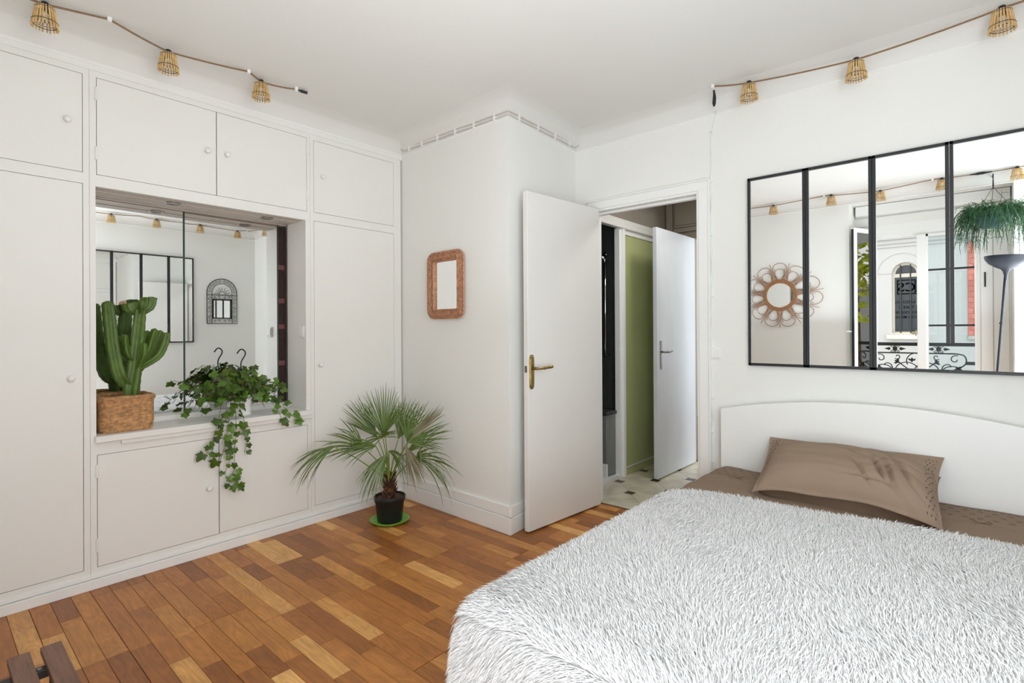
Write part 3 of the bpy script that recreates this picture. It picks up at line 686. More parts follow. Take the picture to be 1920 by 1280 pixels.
bal = struct('balcony', B(1.9, 3.7, -1.05, YG-.05, -.25, -.02), M['concrete'])
rl = thing('balcony_railing', 'black cast-iron balcony railing with scrollwork outside the french window', 'railing', (2.7, -.75, -.02))
RY = -.75; ry = lambda a, b: (a, RY, b)
B(1.98, 3.60, RY-.018, RY+.018, 1.022, 1.058).build('top_rail', M['iron'], rl, bevel=.003)
B(1.98, 3.02, RY-.008, RY+.008, .938, .952).build('middle_rail', M['iron'], rl)
B(1.98, 3.60, RY-.012, RY+.012, .05, .075).build('bottom_rail', M['iron'], rl)
for xx in (2.0, 3.58): B(xx-.015, xx+.015, RY-.015, RY+.015, -.02, 1.03).build('post', M['iron'], rl)
B(3.10, 3.58, RY-.012, RY+.012, .835, .868).build('side_bar', M['iron'], rl)
def rosette(xc, zc):
    mb = MB()
    for a, s_ in ((0,1),(PI,1)):
        mb.add([ry(xc+math.cos(a)*.035, zc), ry(xc+math.cos(a)*.05, zc+.018), ry(xc+math.cos(a)*.07, zc+.010), ry(xc+math.cos(a)*.096, zc), ry(xc+math.cos(a)*.07, zc-.010), ry(xc+math.cos(a)*.05, zc-.018)]+
               [(p[0], RY+.01, p[2]) for p in [ry(xc+math.cos(a)*.035, zc), ry(xc+math.cos(a)*.05, zc+.018), ry(xc+math.cos(a)*.07, zc+.010), ry(xc+math.cos(a)*.096, zc), ry(xc+math.cos(a)*.07, zc-.010), ry(xc+math.cos(a)*.05, zc-.018)]],
               [(0,1,2,3,4,5), (6,7,8,9,10,11)[::-1]]+[(i, (i+1) % 6, 6+(i+1) % 6, 6+i) for i in range(6)])
    mb.lathe([(0,-.006),(.018,-.006),(.022,0),(.018,.006),(0,.006)], 10); n_ = 50
    for i in range(len(mb.v)-50, len(mb.v)): x_, y_, z_ = mb.v[i]; mb.v[i] = (xc+x_, RY+z_, zc+y_)
    for sx_ in (-1, 1):
        for sz_ in (-1, 1): scroll(mb, (xc+sx_*.024, zc+sz_*.022), 0 if sx_ > 0 else PI, .017, r=.0035, flip=sx_*sz_, fn=ry)
    mb.tube([ry(xc, zc+.04), ry(xc, zc-.04)], .007, 6); return mb
for xc in (2.52, 2.888, 2.15): rosette(xc, .990).build('rosette', M['iron'], rl, smooth=False)
def scr(pts, r=.0055): return MB().tube(smooth_path([ry(*p) for p in pts], 5), r, 6)
def spiral(c, r0, r1, a0, a1, n=20): return [(c[0]+(r0+(r1-r0)*i/n)*math.cos(a0+(a1-a0)*i/n), c[1]+(r0+(r1-r0)*i/n)*math.sin(a0+(a1-a0)*i/n)) for i in range(n+1)]
for mx_ in (1, -1):
    X0 = lambda x: 2.705+mx_*(x-2.705)
    S = lambda pts: [(X0(a), b) for a, b in pts]
    for sp in (spiral((3.02,.885),.012,.045,0,-5.2), spiral((2.87,.905),.008,.030,0,5.5), spiral((2.975,.80),.01,.07,PI*.2,PI*1.2), spiral((2.80,.74),.09,.12,0,PI), spiral((3.0,.72),.09,.10,0,PI), spiral((2.705,.86),.085,.085,-PI*.15,PI*.5)):
        scr(S(sp)).build('scroll', M['iron'], rl, smooth=True)
    scr(S([(3.02,.945),(3.085,.93),(3.105,.88),(3.09,.83),(3.03,.79),(2.98,.76)]), .007).build('scroll', M['iron'], rl, smooth=True)
    scr(S([(2.705,.70),(2.76,.76),(2.82,.81),(2.86,.85),(2.875,.875)]), .006).build('scroll', M['iron'], rl, smooth=True)
    scr(S([(2.705,.46),(2.80,.50),(2.86,.60),(2.80,.68),(2.705,.70)]), .006).build('scroll', M['iron'], rl, smooth=True)
    for (xc, zc, a) in ((2.85,.835,.6),(3.02,.81,-.7),(2.745,.845,1.6)):
        lp = [(0,0),(.018,.012),(.022,.028),(.045,.03),(.035,.012),(.055,0),(.035,-.012),(.045,-.03),(.022,-.028),(.018,-.012)]
        pl_ = [(X0(xc+a_*math.cos(a)-b*math.sin(a)), zc+a_*math.sin(a)+b*math.cos(a)) for a_, b in lp]
        MB().prism(pl_, lambda p_, q_, d_: (p_, RY+d_, q_), -.006, .006).build('iron_leaf', M['iron'], rl)
for xx in [2.06+.13*i for i in range(12)]: MB().tube([ry(xx, .07), ry(xx, .45)], .007, 6).build('baluster', M['iron'], rl)
B(1.98, 3.60, RY-.008, RY+.008, .445, .46).build('lower_rail', M['iron'], rl)

# --- across the street
YFc = -8.0
fa = MB(); WXa, WXb, WZa, WZs, WR = 1.84, 2.32, 1.09, 2.41, .24
K = 16
def facade_with_hole(mb):
    x0, x1, z0, z1, d0, d1 = -3.0, 2.78, -4, 3.0, YFc-.35, YFc
    mb.box(x0, WXa, d0, d1, z0, z1).box(WXb, x1, d0, d1, z0, z1).box(WXa, WXb, d0, d1, z0, WZa)
    xc = (WXa+WXb)/2; pts = [(WXa, WZs)]+[(xc-WR*math.cos(PI*i/K), WZs+WR*math.sin(PI*i/K)) for i in range(K+1)]+[(WXb, z1), (WXa, z1)]
    for i in range(K):
        a0, a1 = PI*i/K, PI*(i+1)/K; xa, xb = xc-WR*math.cos(a0), xc-WR*math.cos(a1); za, zb = WZs+WR*math.sin(a0), WZs+WR*math.sin(a1)
        mb.prism([(xa, za), (xb, zb), (xb, z1), (xa, z1)], lambda a, b, q: (a, q, b), d0, d1)
facade_with_hole(fa)
fa.prism([(2.78, YFc), (5.5, YFc-1.3), (5.5, YFc-1.7), (2.78, YFc-.35)], fl, -4, 3.0)
bld = thing('building', 'white rendered building across the street with an arched barred window', 'building', (2, YFc, -4))
fa.build('wall', M['facade'], bld)
for (z0, z1, o_) in ((3.0, 3.06, .03), (3.06, 3.075, .05), (3.075, 3.16, .07), (3.16, 3.22, .13), (3.22, 3.26, .17)):
    c_ = MB().box(-3, 2.78+o_*.2, YFc-.35, YFc+o_, z0, z1); c_.prism([(2.78+o_*.2, YFc+o_), (5.5, YFc-1.3+o_), (5.5, YFc-1.7), (2.78, YFc-.35)], fl, z0, z1); c_.build('cornice', M['facade'] if z0 < 3.2 else M['stone'], bld)
cr_ = MB(); fz = lambda a, b: (a, YFc+.004, b)
cr_.tube(arc((2.01, 2.42), .435, PI, 0, 24, fz), .008, 6).tube([fz(1.575, 2.42), fz(1.84, 2.42)], .007, 6).build('arch_moulding', M['facade'], bld, smooth=True)
B(1.74, 2.42, YFc, YFc+.10, .965, 1.07).box(1.80, 2.36, YFc-.2, YFc+.03, 1.07, 1.10).build('window_sill', M['stone'], bld, bevel=.008)
wfm = MB(); xc = 2.08
wfm.box(1.84, 1.88, YFc-.16, YFc-.10, 1.10, 2.33).box(2.28, 2.32, YFc-.16, YFc-.10, 1.10, 2.33).box(1.88, 2.28, YFc-.16, YFc-.10, 1.10, 1.13).box(1.84, 2.32, YFc-.16, YFc-.10, 2.33, 2.41)
for i in range(K):
    a0, a1 = PI*i/K, PI*(i+1)/K
    q = [(xc-r*math.cos(a), 2.41+r*math.sin(a)) for r, a in ((.24,a0),(.24,a1),(.185,a1),(.185,a0))]
    wfm.prism(q, lambda a, b, d_: (a, d_, b), YFc-.16, YFc-.10)
wfm.build('window_frame', M['stone'], bld)
pn = B(1.88, 2.28, YFc-.15, YFc-.13, 1.13, 2.33); pn.prism([(xc-.19*math.cos(PI*i/12), 2.41+.19*math.sin(PI*i/12)) for i in range(13)], lambda a, b, d_: (a, d_, b), YFc-.15, YFc-.13)
pane_ = pn.build('pane', M['winglass'], bld)
for xx in (1.99, 2.165): MB().tube([(xx, YFc-.04, 1.075), (xx, YFc-.04, 2.60)], .014, 8).build('bar', M['black'], bld)
B(2.18, 2.34, YFc-.03, YFc+.06, 1.08, 1.13).build('flower_box', mat('olive_box', srgb(120,112,70), .7), bld)
def text(body, x, z, size, parent, y=YFc-.128):
    cu = bpy.data.curves.new('lettering', 'FONT'); cu.body = body; cu.size = size; cu.align_x = 'CENTER'; cu.extrude = .001; cu.offset = size*.008
    o = bpy.data.objects.new('lettering', cu); C.objects.link(o); dg = bpy.context.evaluated_depsgraph_get()
    me = bpy.data.meshes.new_from_object(o.evaluated_get(dg)); bpy.data.objects.remove(o); me.name = 'lettering'
    me.transform(Matrix.Translation((x, y, z)) @ Matrix(((-1,0,0),(0,0,1),(0,1,0))).to_4x4())
    me.transform(Matrix.Translation(-LOC[parent.name_full])); me.materials.clear(); me.materials.append(M['ink'])
    o = bpy.data.objects.new('lettering', me); C.objects.link(o); o.parent = parent; LOC[o.name_full] = LOC[parent.name_full]
for s_, zz in (('YOU DO NOT', 1.755), ('TAKE A', 1.64), ('PHOTOGRAPH', 1.53), ('YOU MAKE', 1.425)): text(s_, 2.085, zz, .078 if len(s_) > 6 else .084, bld)
lg = MB()
for a, b, c_, d_ in ((1.92, 2.25, 2.255, 2.275), (1.92, 2.25, 1.955, 1.975), (1.92, 1.94, 1.975, 2.255), (2.23, 2.25, 1.975, 2.255)): lg.box(a, b, YFc-.13, YFc-.126, c_, d_)
lg.build('sign_border', M['ink'], bld); text('CS', 2.09, 2.02, .27, bld)
# brick pilaster
bk = MB(); px0 = 3.19
for k in range(17):
    z0 = 1.05+k*.1145; xo = .0
    fy = lambda x: YFc-(x-2.78)*(1.3/2.72)
    for (a, b) in (((3.115, 3.26), (3.265, 3.43)) if k % 2 else ((3.115, 3.19), (3.195, 3.35), (3.355, 3.43))):
        MB().prism([(a, fy(a)), (b, fy(b)), (b, fy(b)+.03), (a, fy(a)+.03)], fl, z0, z0+.108).build('brick', M['brickm'], bld)
MB().prism([(3.11, fy(3.11)), (3.44, fy(3.44)), (3.44, fy(3.44)+.05), (3.11, fy(3.11)+.05)], fl, .97, 1.045).build('pilaster_base', M['concrete'], bld)
struct('street', B(-12, 20, -14, -1.0, -4.1, -4.0), M['street'])
# trees up the street, reflected in the open casement
def tree(loc, h, rad, lab, seed):
    rg_ = random.Random(seed); t = thing('tree', lab, 'tree', loc)
    MB().tube([(loc[0],loc[1],loc[2]),(loc[0]+.1,loc[1],loc[2]+h*.5),(loc[0],loc[1]+.1,loc[2]+h*.85)], [.14,.10,.05], 8).build('trunk', M['bark'], t, smooth=True)
    mb = MB()
    for i in range(2600):
        u = Vector((rg_.gauss(0,1), rg_.gauss(0,1), rg_.gauss(0,1))).normalized(); q = rg_.uniform(.45, 1)**.6*rad*(.8+.3*math.sin(u.x*5+u.z*4))
        p = Vector(loc)+Vector((0,0,h))+Vector((u.x*q, u.y*q, u.z*q*1.15)); a = Vector((rg_.gauss(0,1),rg_.gauss(0,1),rg_.gauss(0,.6))).normalized(); b = a.cross(Vector((rg_.gauss(0,1),rg_.gauss(0,1),1))).normalized(); s_ = rg_.uniform(.06,.12)
        mb.add([p-a*s_, p+b*s_*.5, p+a*s_, p-b*s_*.5], [(0,1,2,3)])
    o = mb.build('foliage', M['treeleaf'], t); o['kind'] = 'stuff'
tree((7.0, -3.6, -4.0), 7.0, 1.45, 'yellow-green street tree reflected in the open casement glass', 5)
hb = thing('building', 'pale house up the street beyond the yellow-green tree', 'building', (11, -6, -4))
B(10, 14, -9, -4.0, -4, 2.2).build('wall', M['facade'], hb); B(9.9, 14, -9, -3.9, 2.2, 2.32).build('cornice', M['stone'], hb)

# ================================================================== CABLES AND STRING LIGHTS
cw = thing('wall_cable', 'pair of white cables clipped around the top of the chimney corner', 'cable', (1.07, 2.325, 2.50))
def blk(x, d): return 2.354-(x/1.068)*.024-d
for k, (zo) in enumerate((0, -.022)):
    pts = [(.012, 2.340, 2.560+zo), (.03, blk(.03,.006), 2.546+zo)]+[(x, blk(x,.006), 2.546+zo-(.026)*x+.002*math.sin(x*23+k)) for x in [.1+.09*i for i in range(11)]]
    pts += [(1.070, 2.322, 2.518+zo), (1.076, 2.335, 2.518+zo)]+[(1.076-.078*t, 2.335+.81*t, 2.518+zo+.03*t+.002*math.sin(t*19+k)) for t in [.1*i for i in range(1,10)]]+[(1.002, 3.142, 2.550+zo), (1.03, 3.148, 2.552+zo+.012)]
    MB().tube(pts, .0038, 6).build('cable', M['beige'], cw, smooth=True)
for x in (.10, .25, .42, .60, .78, .96): B(x-.006, x+.006, blk(x,.014), blk(x,-.001), 2.512-.026*x, 2.556-.026*x).build('clip', M['white_pl'], cw)
for t in (.12, .38, .64, .88): B(1.068-.078*t, 1.084-.078*t, 2.335+.81*t-.006, 2.335+.81*t+.006, 2.488+.03*t, 2.530+.03*t).build('clip', M['white_pl'], cw)

SHADE = {}
def shade_into(parent, x, y, z, k):
    """bamboo shade hanging at x,y; z is the cord height"""
    q = random.Random(k); sh = MB(); n = 22; zt, zb, rt, rb = z-.012, z-.098, .029, .0445
    for i in range(n):
        a = 2*PI*i/n+q.uniform(-.03,.03); zz = zb+q.uniform(-.0018,.0018)
        a1, a2 = (x+rt*math.cos(a), y+rt*math.sin(a), zt), (x+rb*math.cos(a+.02), y+rb*math.sin(a+.02), zz)
        sh.tube([a1, a2], .0033, 5)
    s_ = sh.build('lamp_shade', M['bamboo'], parent)
    for zz, rr in ((zt-.006, rt+.0035), (zb+.024, rb-.001), (zb+.012, rb-.0055)): MB().tube([(x+rr*math.cos(t), y+rr*math.sin(t), zz) for t in [2*PI*i/24 for i in range(25)]], .0013, 5, False).build('hoop', M['blackplastic'], s_)
    MB().lathe([(0,.010),(.012,.008),(.014,0),(.013,-.030),(.0,-.030)], 12, (x, y, z)).build('socket', M['blackplastic'], s_, smooth=True)
    MB().lathe([(0,-.030),(.008,-.032),(.017,-.05),(.018,-.060),(.012,-.074),(0,-.078)], 14, (x, y, z)).build('bulb', M['bulb'], s_, smooth=True)
bm = bpy.data.materials.new('clear_bulb_glass'); bm.use_nodes = True; p_ = bm.node_tree.nodes['Principled BSDF']
p_.inputs['Transmission Weight'].default_value = .85; p_.inputs['Roughness'].default_value = .03; p_.inputs['Base Color'].default_value = (1,.97,.92,1); M['bulb'] = bm
def cord(t, pts, sag, r=.0042):
    out = []
    for a, b, s_ in zip(pts[:-1], pts[1:], sag):
        for i in range(8):
            q = i/8; p = Vector(a).lerp(Vector(b), q); p.z -= s_*4*q*(1-q); out.append(p)
    out.append(Vector(pts[-1])); MB().tube(out, r, 6).build('cord', M['cord'], t, smooth=True)
def clip(t, p): B(p[0]-.008, p[0]+.008, p[1]-.008, p[1]+.008, p[2]-.010, p[2]+.012).build('clip', M['white_pl'], t)
sl1 = thing('string_light', 'bamboo-shaded string light running along the ceiling above the cupboards', 'string light', (.24, .8, 2.59))
PL = [(.235,-.04,2.585),(.235,.357,2.585),(.291,.563,2.592),(.212,.810,2.575),(.264,1.164,2.592),(.215,1.250,2.585),(.26,1.42,2.588)]
cord(sl1, PL, [.0,.0,.004,.004,.0,.006])
for k in (1, 3, 5): shade_into(sl1, *PL[k], k)
for k in (2, 4): clip(sl1, PL[k])
clip(sl1, (.262,1.425,2.588)); MB().tube([(.262,1.43,2.588),(.266,1.445,2.586),(.267,1.452,2.586),(.275,1.485,2.584)], [.004,.006,.009,.008], 10).build('end_cap', M['blackplastic'], sl1)
sl2 = thing('string_light', 'bamboo-shaded string light strung from the doorway over the bed wall', 'string light', (2.6, 3.0, 2.56))
PR = [(2.045,2.985,2.592),(2.228,3.02,2.566),(2.724,3.02,2.522),(3.243,3.02,2.560),(3.75,3.0,2.585)]
cord(sl2, PR, [.004,.005,.006,.004])
for k in (1, 2, 3): shade_into(sl2, *PR[k], 10+k)
clip(sl2, PR[0]); MB().tube([(2.036,3.02,2.585),(2.035,3.03,2.565),(2.034,3.035,2.545),(2.03,3.04,2.515),(2.028,3.045,2.500)], [.005,.007,.010,.010,.004], 10).build('plug', M['blackplastic'], sl2)
MB().tube(smooth_path([(2.028,3.045,2.502),(2.020,3.10,2.50),(1.998,3.148,2.49),(1.978,3.149,2.40),(1.968,3.149,2.31),(1.972,3.149,2.20),(1.964,3.149,2.10),(1.971,3.149,1.95),(1.963,3.149,1.79),(1.971,3.149,1.60),(1.962,3.149,1.41),(1.970,3.149,1.25),(1.961,3.149,1.10),(1.969,3.149,.95),(1.962,3.149,.80),(1.972,3.149,.70),(1.960,3.149,.60),(1.968,3.149,.48),(1.962,3.149,.30)],6), .0032, 6).build('white_lead', M['white_pl'], sl2, smooth=True)
for zz in (2.40, 2.10, 1.78, 1.41, 1.10, .80, .60, .42): B(1.960, 1.976, 3.140, 3.1535, zz-.004, zz+.004).build('clip', M['white_pl'], sl2)
sl3 = thing('string_light', 'bamboo-shaded string light along the window wall, seen in the tall mirrors', 'string light', (2.5, 0, 2.59))
PW = [(1.05,.02,2.590),(1.508,.02,2.572),(2.00,.03,2.592),(2.061,.02,2.588),(2.479,.02,2.560),(2.88,.03,2.592),(2.947,.02,2.588),(3.212,.02,2.585),(3.448,.02,2.588),(3.70,.15,2.590)]
cord(sl3, PW, [.002,.0,.0,.002,.0,.0,.0,.0,.0])
for k in (1, 3, 4, 6, 8): shade_into(sl3, *PW[k], 20+k)
shade_into(sl3, 3.62, .12, 2.588, 33)
for k in (2, 5): clip(sl3, PW[k])
MB().tube([(3.14,.02,2.586),(3.18,.02,2.585),(3.19,.02,2.585),(3.235,.02,2.585),(3.245,.02,2.585),(3.29,.02,2.586)], [.005,.008,.011,.011,.008,.005], 10).build('connector', M['blackplastic'], sl3)
sl4 = thing('string_light', 'bamboo-shaded string light above the wall facing the cupboards, seen in the niche mirror', 'string light', (3.77, 2.2, 2.59))
PN = [(3.76,.60,2.592),(3.77,1.06,2.575),(3.77,1.482,2.572),(3.76,1.75,2.592),(3.77,1.929,2.580),(3.77,2.417,2.588),(3.77,2.874,2.575),(3.72,2.97,2.590)]
cord(sl4, PN, [.003,.002,.002,.002,.003,.003,.002])
for k in (1, 2, 4, 5, 6): shade_into(sl4, *PN[k], 40+k)

# ================================================================== BED
bed = thing('bed', 'double bed with a white arched headboard against the back wall', 'bed', (2.76, 2.1, 0))
ztop = lambda x: .838-.170*(x-2.76)**2
hpoly = [(2.04, .10)]+[(3.48, .10)]+[(3.48-1.44*i/30, ztop(3.48-1.44*i/30)) for i in range(31)]
MB().prism(hpoly, lambda a, b, q: (a, q, b), 3.082, 3.110).build('headboard', M['trim'], bed, bevel=.004, seg=2)
B(2.06, 3.46, 1.05, 3.08, .12, .24).build('base', M['matt'], bed, bevel=.01)
B(2.07, 3.45, 1.04, 3.078, .24, .405).build('mattress', M['matt'], bed, bevel=.03, seg=3)
for x in (2.12, 3.40):
    for y in (1.12, 3.0): B(x-.03, x+.03, y-.03, y+.03, 0, .12).build('leg', M['trim'], bed)
from mathutils import noise as mnoise
def nz(x, y, s=1, o=0): return mnoise.noise(Vector((x*s+o, y*s-o, o*.7)))
def drape(x, y, X0, X1, Y0, ztop_, r, flare=.12):
    """surface point for a cloth that covers x>=X0, y>=Y0 and hangs over the left, right and foot edges"""
    def over(a):
        if a <= 0: return 0, 0
        if a < r*PI/2: return r*math.sin(a/r), r*(1-math.cos(a/r))
        e_ = a-r*PI/2; return r+e_*flare, r+e_
    hl, dl = over(X0-x); hr, dr = over(x-X1); hf_, df = over(Y0-y)
    return Vector((max(X0, min(X1, x))-hl+hr, max(Y0, y)-hf_, ztop_-math.hypot(max(dl, dr), df) if (dl or dr) and df else ztop_-max(dl, dr, df)))
dv = thing('duvet', 'taupe cotton duvet cover showing between the white throw and the headboard', 'duvet', (2.76, 2.6, .43))
def dsurf(u, v):
    x = 1.86+u*(3.66-1.86); y = 2.20+v*(3.075-2.20)
    hd = math.exp(-((3.075-y)/.07)**2)
    w_ = .007*nz(x, y, 3.1, 5)+.004*nz(x*1.0, y*3.5, 2.2, 9)+.006*nz(x*.5, y*5, 2.0, 2)-.025*hd*(.6+.4*nz(x,0,6,3))
    p = drape(x, y, 2.085, 3.44, -5, .437+w_, .055, .05)
    # pin-tucked band seam across the head end
    ys = 2.80+.03*(x-2.8)
    p.z -= .004*math.exp(-((y-ys)/.008)**2)
    if y > ys: p.z += .0022*abs(math.sin((x*1.0)*PI/.045))**.5*(1 if y < 3.02 else 0)
    return p
MB().grid(dsurf, 150, 110).build('cover', M['duvet'], dv, smooth=True)
st = MB(); q = random.Random(4)
for i in range(30):
    for j in range(5):
        x = 2.08+i*.047+(j % 2)*.023; y = 2.84+j*.045+.03*(x-2.8)
        if y > 3.04: continue
        u, v = (x-1.86)/1.8, (y-2.20)/.875; p = dsurf(u, v)+Vector((0,0,.0022))
        st.add([p+Vector((-.009,-.0015,0)), p+Vector((.009,-.0015,0)), p+Vector((.009,.0015,.001)), p+Vector((-.009,.0015,.001))], [(0,1,2,3)])
o = st.build('stitching', M['stitch'], dv); o['kind'] = 'stuff'
for (x, y) in ((2.215, 2.81), (3.16, 2.81)):
    p = dsurf((x-1.86)/1.8, (y-2.20)/.875)+Vector((0,0,.004)); bw = MB()
    for a, L_ in ((.5,.035),(2.4,.035),(-.7,.045),(-2.2,.04)):
        d_ = Vector((math.cos(a), math.sin(a), 0)); n_ = Vector((-d_.y, d_.x, 0))
        if L_ < .04: bw.tube([p, p+d_*L_+n_*.008+Vector((0,0,.006)), p+d_*L_*1.1, p+d_*L_-n_*.008+Vector((0,0,.004)), p], .0022, 5)
        else: bw.tube([p, p+d_*L_*.6+Vector((0,0,.004)), p+d_*L_], .0022, 5)
    bw.build('bow', M['duvet'], dv)
B(2.17, 2.32, 3.055, 3.079, .436, .448)

def pillow(lab, c, L_, W_, T_, rot, seed, flange=.13, crease=None, lower=.55, droop=0):
    t = thing('pillow', lab, 'pillow', c)
    R_ = Euler(rot).to_matrix()
    def s(sgn):
        def f(u, v):
            a = u*2-1; b = v*2-1; fa_, fb = 1-flange*.75, 1-flange
            e = max(0, 1-min(1, abs(a)/fa_)**3.2)**.55*max(0, 1-min(1, abs(b)/fb)**3.0)**.6
            x = a*L_/2*(1-.05*(1-abs(b)**2)*abs(a)**4); y = b*W_/2*(1-.07*(1-abs(a)**2)*abs(b)**4)
            z = sgn*T_/2*e
            if sgn > 0:
                z += e*.006*nz(a, b, 2.3, seed)+.004*nz(a*1.0, b*4, 2, seed+3)*(.3+e)
                if crease:
                    for (ca, cb, cang, cw_, cl, dp) in crease:
                        da, db = (a-ca), (b-cb)*.7; al = da*math.cos(cang)+db*math.sin(cang); ac = -da*math.sin(cang)+db*math.cos(cang)
                        ac += .05*math.sin(al*6)
                        z -= 2.1*dp*math.exp(-(ac/cw_)**2)*math.exp(-(al/cl)**2)*(math.cos(ac/cw_*1.6))
            else: z = -T_/2*lower*e**.62
            z += .012*nz(a, b, 1.7, seed+8)*(1-e)-droop*(abs(a*b)**3)-droop*.25*abs(a)**6
            return R_ @ Vector((x, y, z))+Vector(c)
        return f
    mb = MB().grid(s(1), 90, 60).grid(s(-1), 60, 40)
    mb.build('pillowcase', M['pillow'], t, smooth=True)
    return t, s(1)
pb, sb = pillow('taupe pillow propped behind, its stitched corners showing against the headboard', (2.676, 2.925, .530), .735, .36, .10, (math.radians(33), math.radians(0), math.radians(0)), 3)
pf, sf_ = pillow('puffy taupe pillow lying in front, creased at its right end', (2.700, 2.795, .533), .690, .45, .235, (math.radians(13), math.radians(1.5), math.radians(3)), 11, .05,
   [(.36,-.25,-1.0,.035,.30,.014),(.48,-.30,-1.1,.04,.35,.013),(.62,-.15,-1.0,.04,.35,.010),(.20,-.45,-.9,.03,.25,.010),(.1,.2,-.35,.05,.6,.006),(.45,.35,-.4,.04,.5,.007),(.55,.05,-.45,.04,.45,.006),(.30,-.62,.2,.03,.2,.010),(-.1,.4,-.3,.05,.5,.004)], .95, .030)
for pt, s_, rg_ in ((pf, sf_, ((.93,.99),)), (pb, sb, ((.02,.08),(.92,.98)))):
    st = MB()
    for (ua, ub) in rg_:
        for i in range(3):
            for j in range(14):
                p = s_(ua+(ub-ua)*(i+.5*(j % 2))/3, .06+j*.065)+Vector((0,0,.002)); d_ = (s_(ua, .10+j*.06)-s_(ua, .06+j*.06)).normalized()*.006
                st.add([p-d_+Vector((.0015,0,0)), p+d_+Vector((.0015,0,0)), p+d_-Vector((.0015,0,0)), p-d_-Vector((.0015,0,0))], [(0,1,2,3)])
    o = st.build('stitching', M['stitch'], pt); o['kind'] = 'stuff'

# shaggy throw
def yh_np(x): return 2.10+.29*(1-np.exp(-np.maximum(0, x-2.0)/.09))+.085*np.maximum(0, x-2.3)+.012*np.sin(x*9)
bl = thing('throw_blanket', 'shaggy white long-pile throw spread over the lower bed', 'blanket', (2.76, 1.7, .46))
def yhead(x): return float(yh_np(np.array(x)))
def bsurf(x, y): 
    w_ = .006*nz(x, y, 2.4, 4)
    p = drape(x, y, 2.105, 3.50, 1.10, .452+w_, .075, .10); 
    return p
XL, XRb, YL = 1.80, 3.72, .68
def bgrid(u, v):
    x = XL+u*(XRb-XL); y = YL+v*(yhead(x)-YL); return bsurf(x, y)
MB().grid(bgrid, 90, 90).build('backing', M['pilebase'], bl, smooth=True)
rs = np.random.RandomState(5); NT = 400000
xs = rs.uniform(XL, 3.62, NT); vs_ = rs.uniform(0, 1, NT)
# denser near the camera and at the edges the photograph shows
Yh = yh_np(xs)
ys_ = YL+vs_*(Yh-YL)
def drape_np(x, y):
    X0, X1, Y0, r, fl_ = 2.105, 3.50, 1.10, .075, .10
    def over(a):
        h = np.where(a <= 0, 0, np.where(a < r*PI/2, r*np.sin(np.clip(a, 0, r*PI/2)/r), r+(a-r*PI/2)*fl_))
        d_ = np.where(a <= 0, 0, np.where(a < r*PI/2, r*(1-np.cos(np.clip(a, 0, r*PI/2)/r)), r+(a-r*PI/2))); return h, d_
    hl, dl = over(X0-x); hr, dr = over(x-X1); hf_, df = over(Y0-y)
    return np.stack([np.clip(x, X0, X1)-hl+hr, np.maximum(Y0, y)-hf_, .452-np.hypot(np.maximum(dl, dr), df)], 1)
Pn = drape_np(xs, ys_); e_ = 1e-3
tx = drape_np(xs+e_, ys_)-Pn; ty = drape_np(xs, ys_+e_)-Pn; nn = np.cross(tx, ty); nn /= np.linalg.norm(nn, axis=1)[:, None]+1e-12
lf = np.clip((2.75-xs)/.6, 0, 1)*np.clip((2.0-ys_)/.9, 0, 1)
ang = 1.75+1.5*lf+.32*np.sin(xs*4.1+1.3)*np.cos(ys_*3.7)+.25*np.sin(xs*11+ys_*9)+.14*np.sin(ys_*23-xs*9)+rs.normal(0, .24, NT)
txn = tx/(np.linalg.norm(tx, axis=1)[:, None]+1e-12); tyn = ty/(np.linalg.norm(ty, axis=1)[:, None]+1e-12)
dd = txn*np.cos(ang)[:, None]+tyn*np.sin(ang)[:, None]
dd[:, 2] -= np.where(nn[:, 2] < .5, .8, 0); 
Lt = rs.uniform(.026, .046, NT)[:, None]; up = rs.uniform(.10, .55, NT)[:, None]
lift = nn*rs.uniform(.001, .012, NT)[:, None]
mid = Pn+lift+nn*Lt*up*.6+dd*Lt*.45; tip = Pn+lift+nn*Lt*up*.62+dd*Lt*1.0
sd = np.cross(nn, dd); sd /= np.linalg.norm(sd, axis=1)[:, None]+1e-12
sd = sd+nn*rs.normal(0, .35, NT)[:, None]
R0 = rs.uniform(.0007, .0014, NT)[:, None]
V = np.empty((NT, 5, 3)); V[:, 0] = Pn-sd*R0*.8; V[:, 1] = Pn+sd*R0*.8; V[:, 2] = mid-sd*R0; V[:, 3] = mid+sd*R0; V[:, 4] = tip
base = (np.arange(NT)*5)[:, None]
tri = np.array([[0,1,3],[0,3,2],[2,3,4]]).reshape(-1)
idx = (base+tri[None, :]).reshape(-1); V -= np.array([2.76, 1.7, .46])
me = bpy.data.meshes.new('pile'); me.vertices.add(NT*5); me.vertices.foreach_set('co', V.reshape(-1).astype(np.float32))
me.loops.add(len(idx)); me.loops.foreach_set('vertex_index', idx.astype(np.int32)); me.polygons.add(len(idx)//3)
me.polygons.foreach_set('loop_start', np.arange(0, len(idx), 3, dtype=np.int32)); me.polygons.foreach_set('loop_total', np.full(len(idx)//3, 3, np.int32))
me.polygons.foreach_set('use_smooth', np.ones(len(idx)//3, bool)); me.update(calc_edges=True); me.materials.append(M['pile'])
o = bpy.data.objects.new('pile', me); C.objects.link(o); o.parent = bl; o['kind'] = 'stuff'

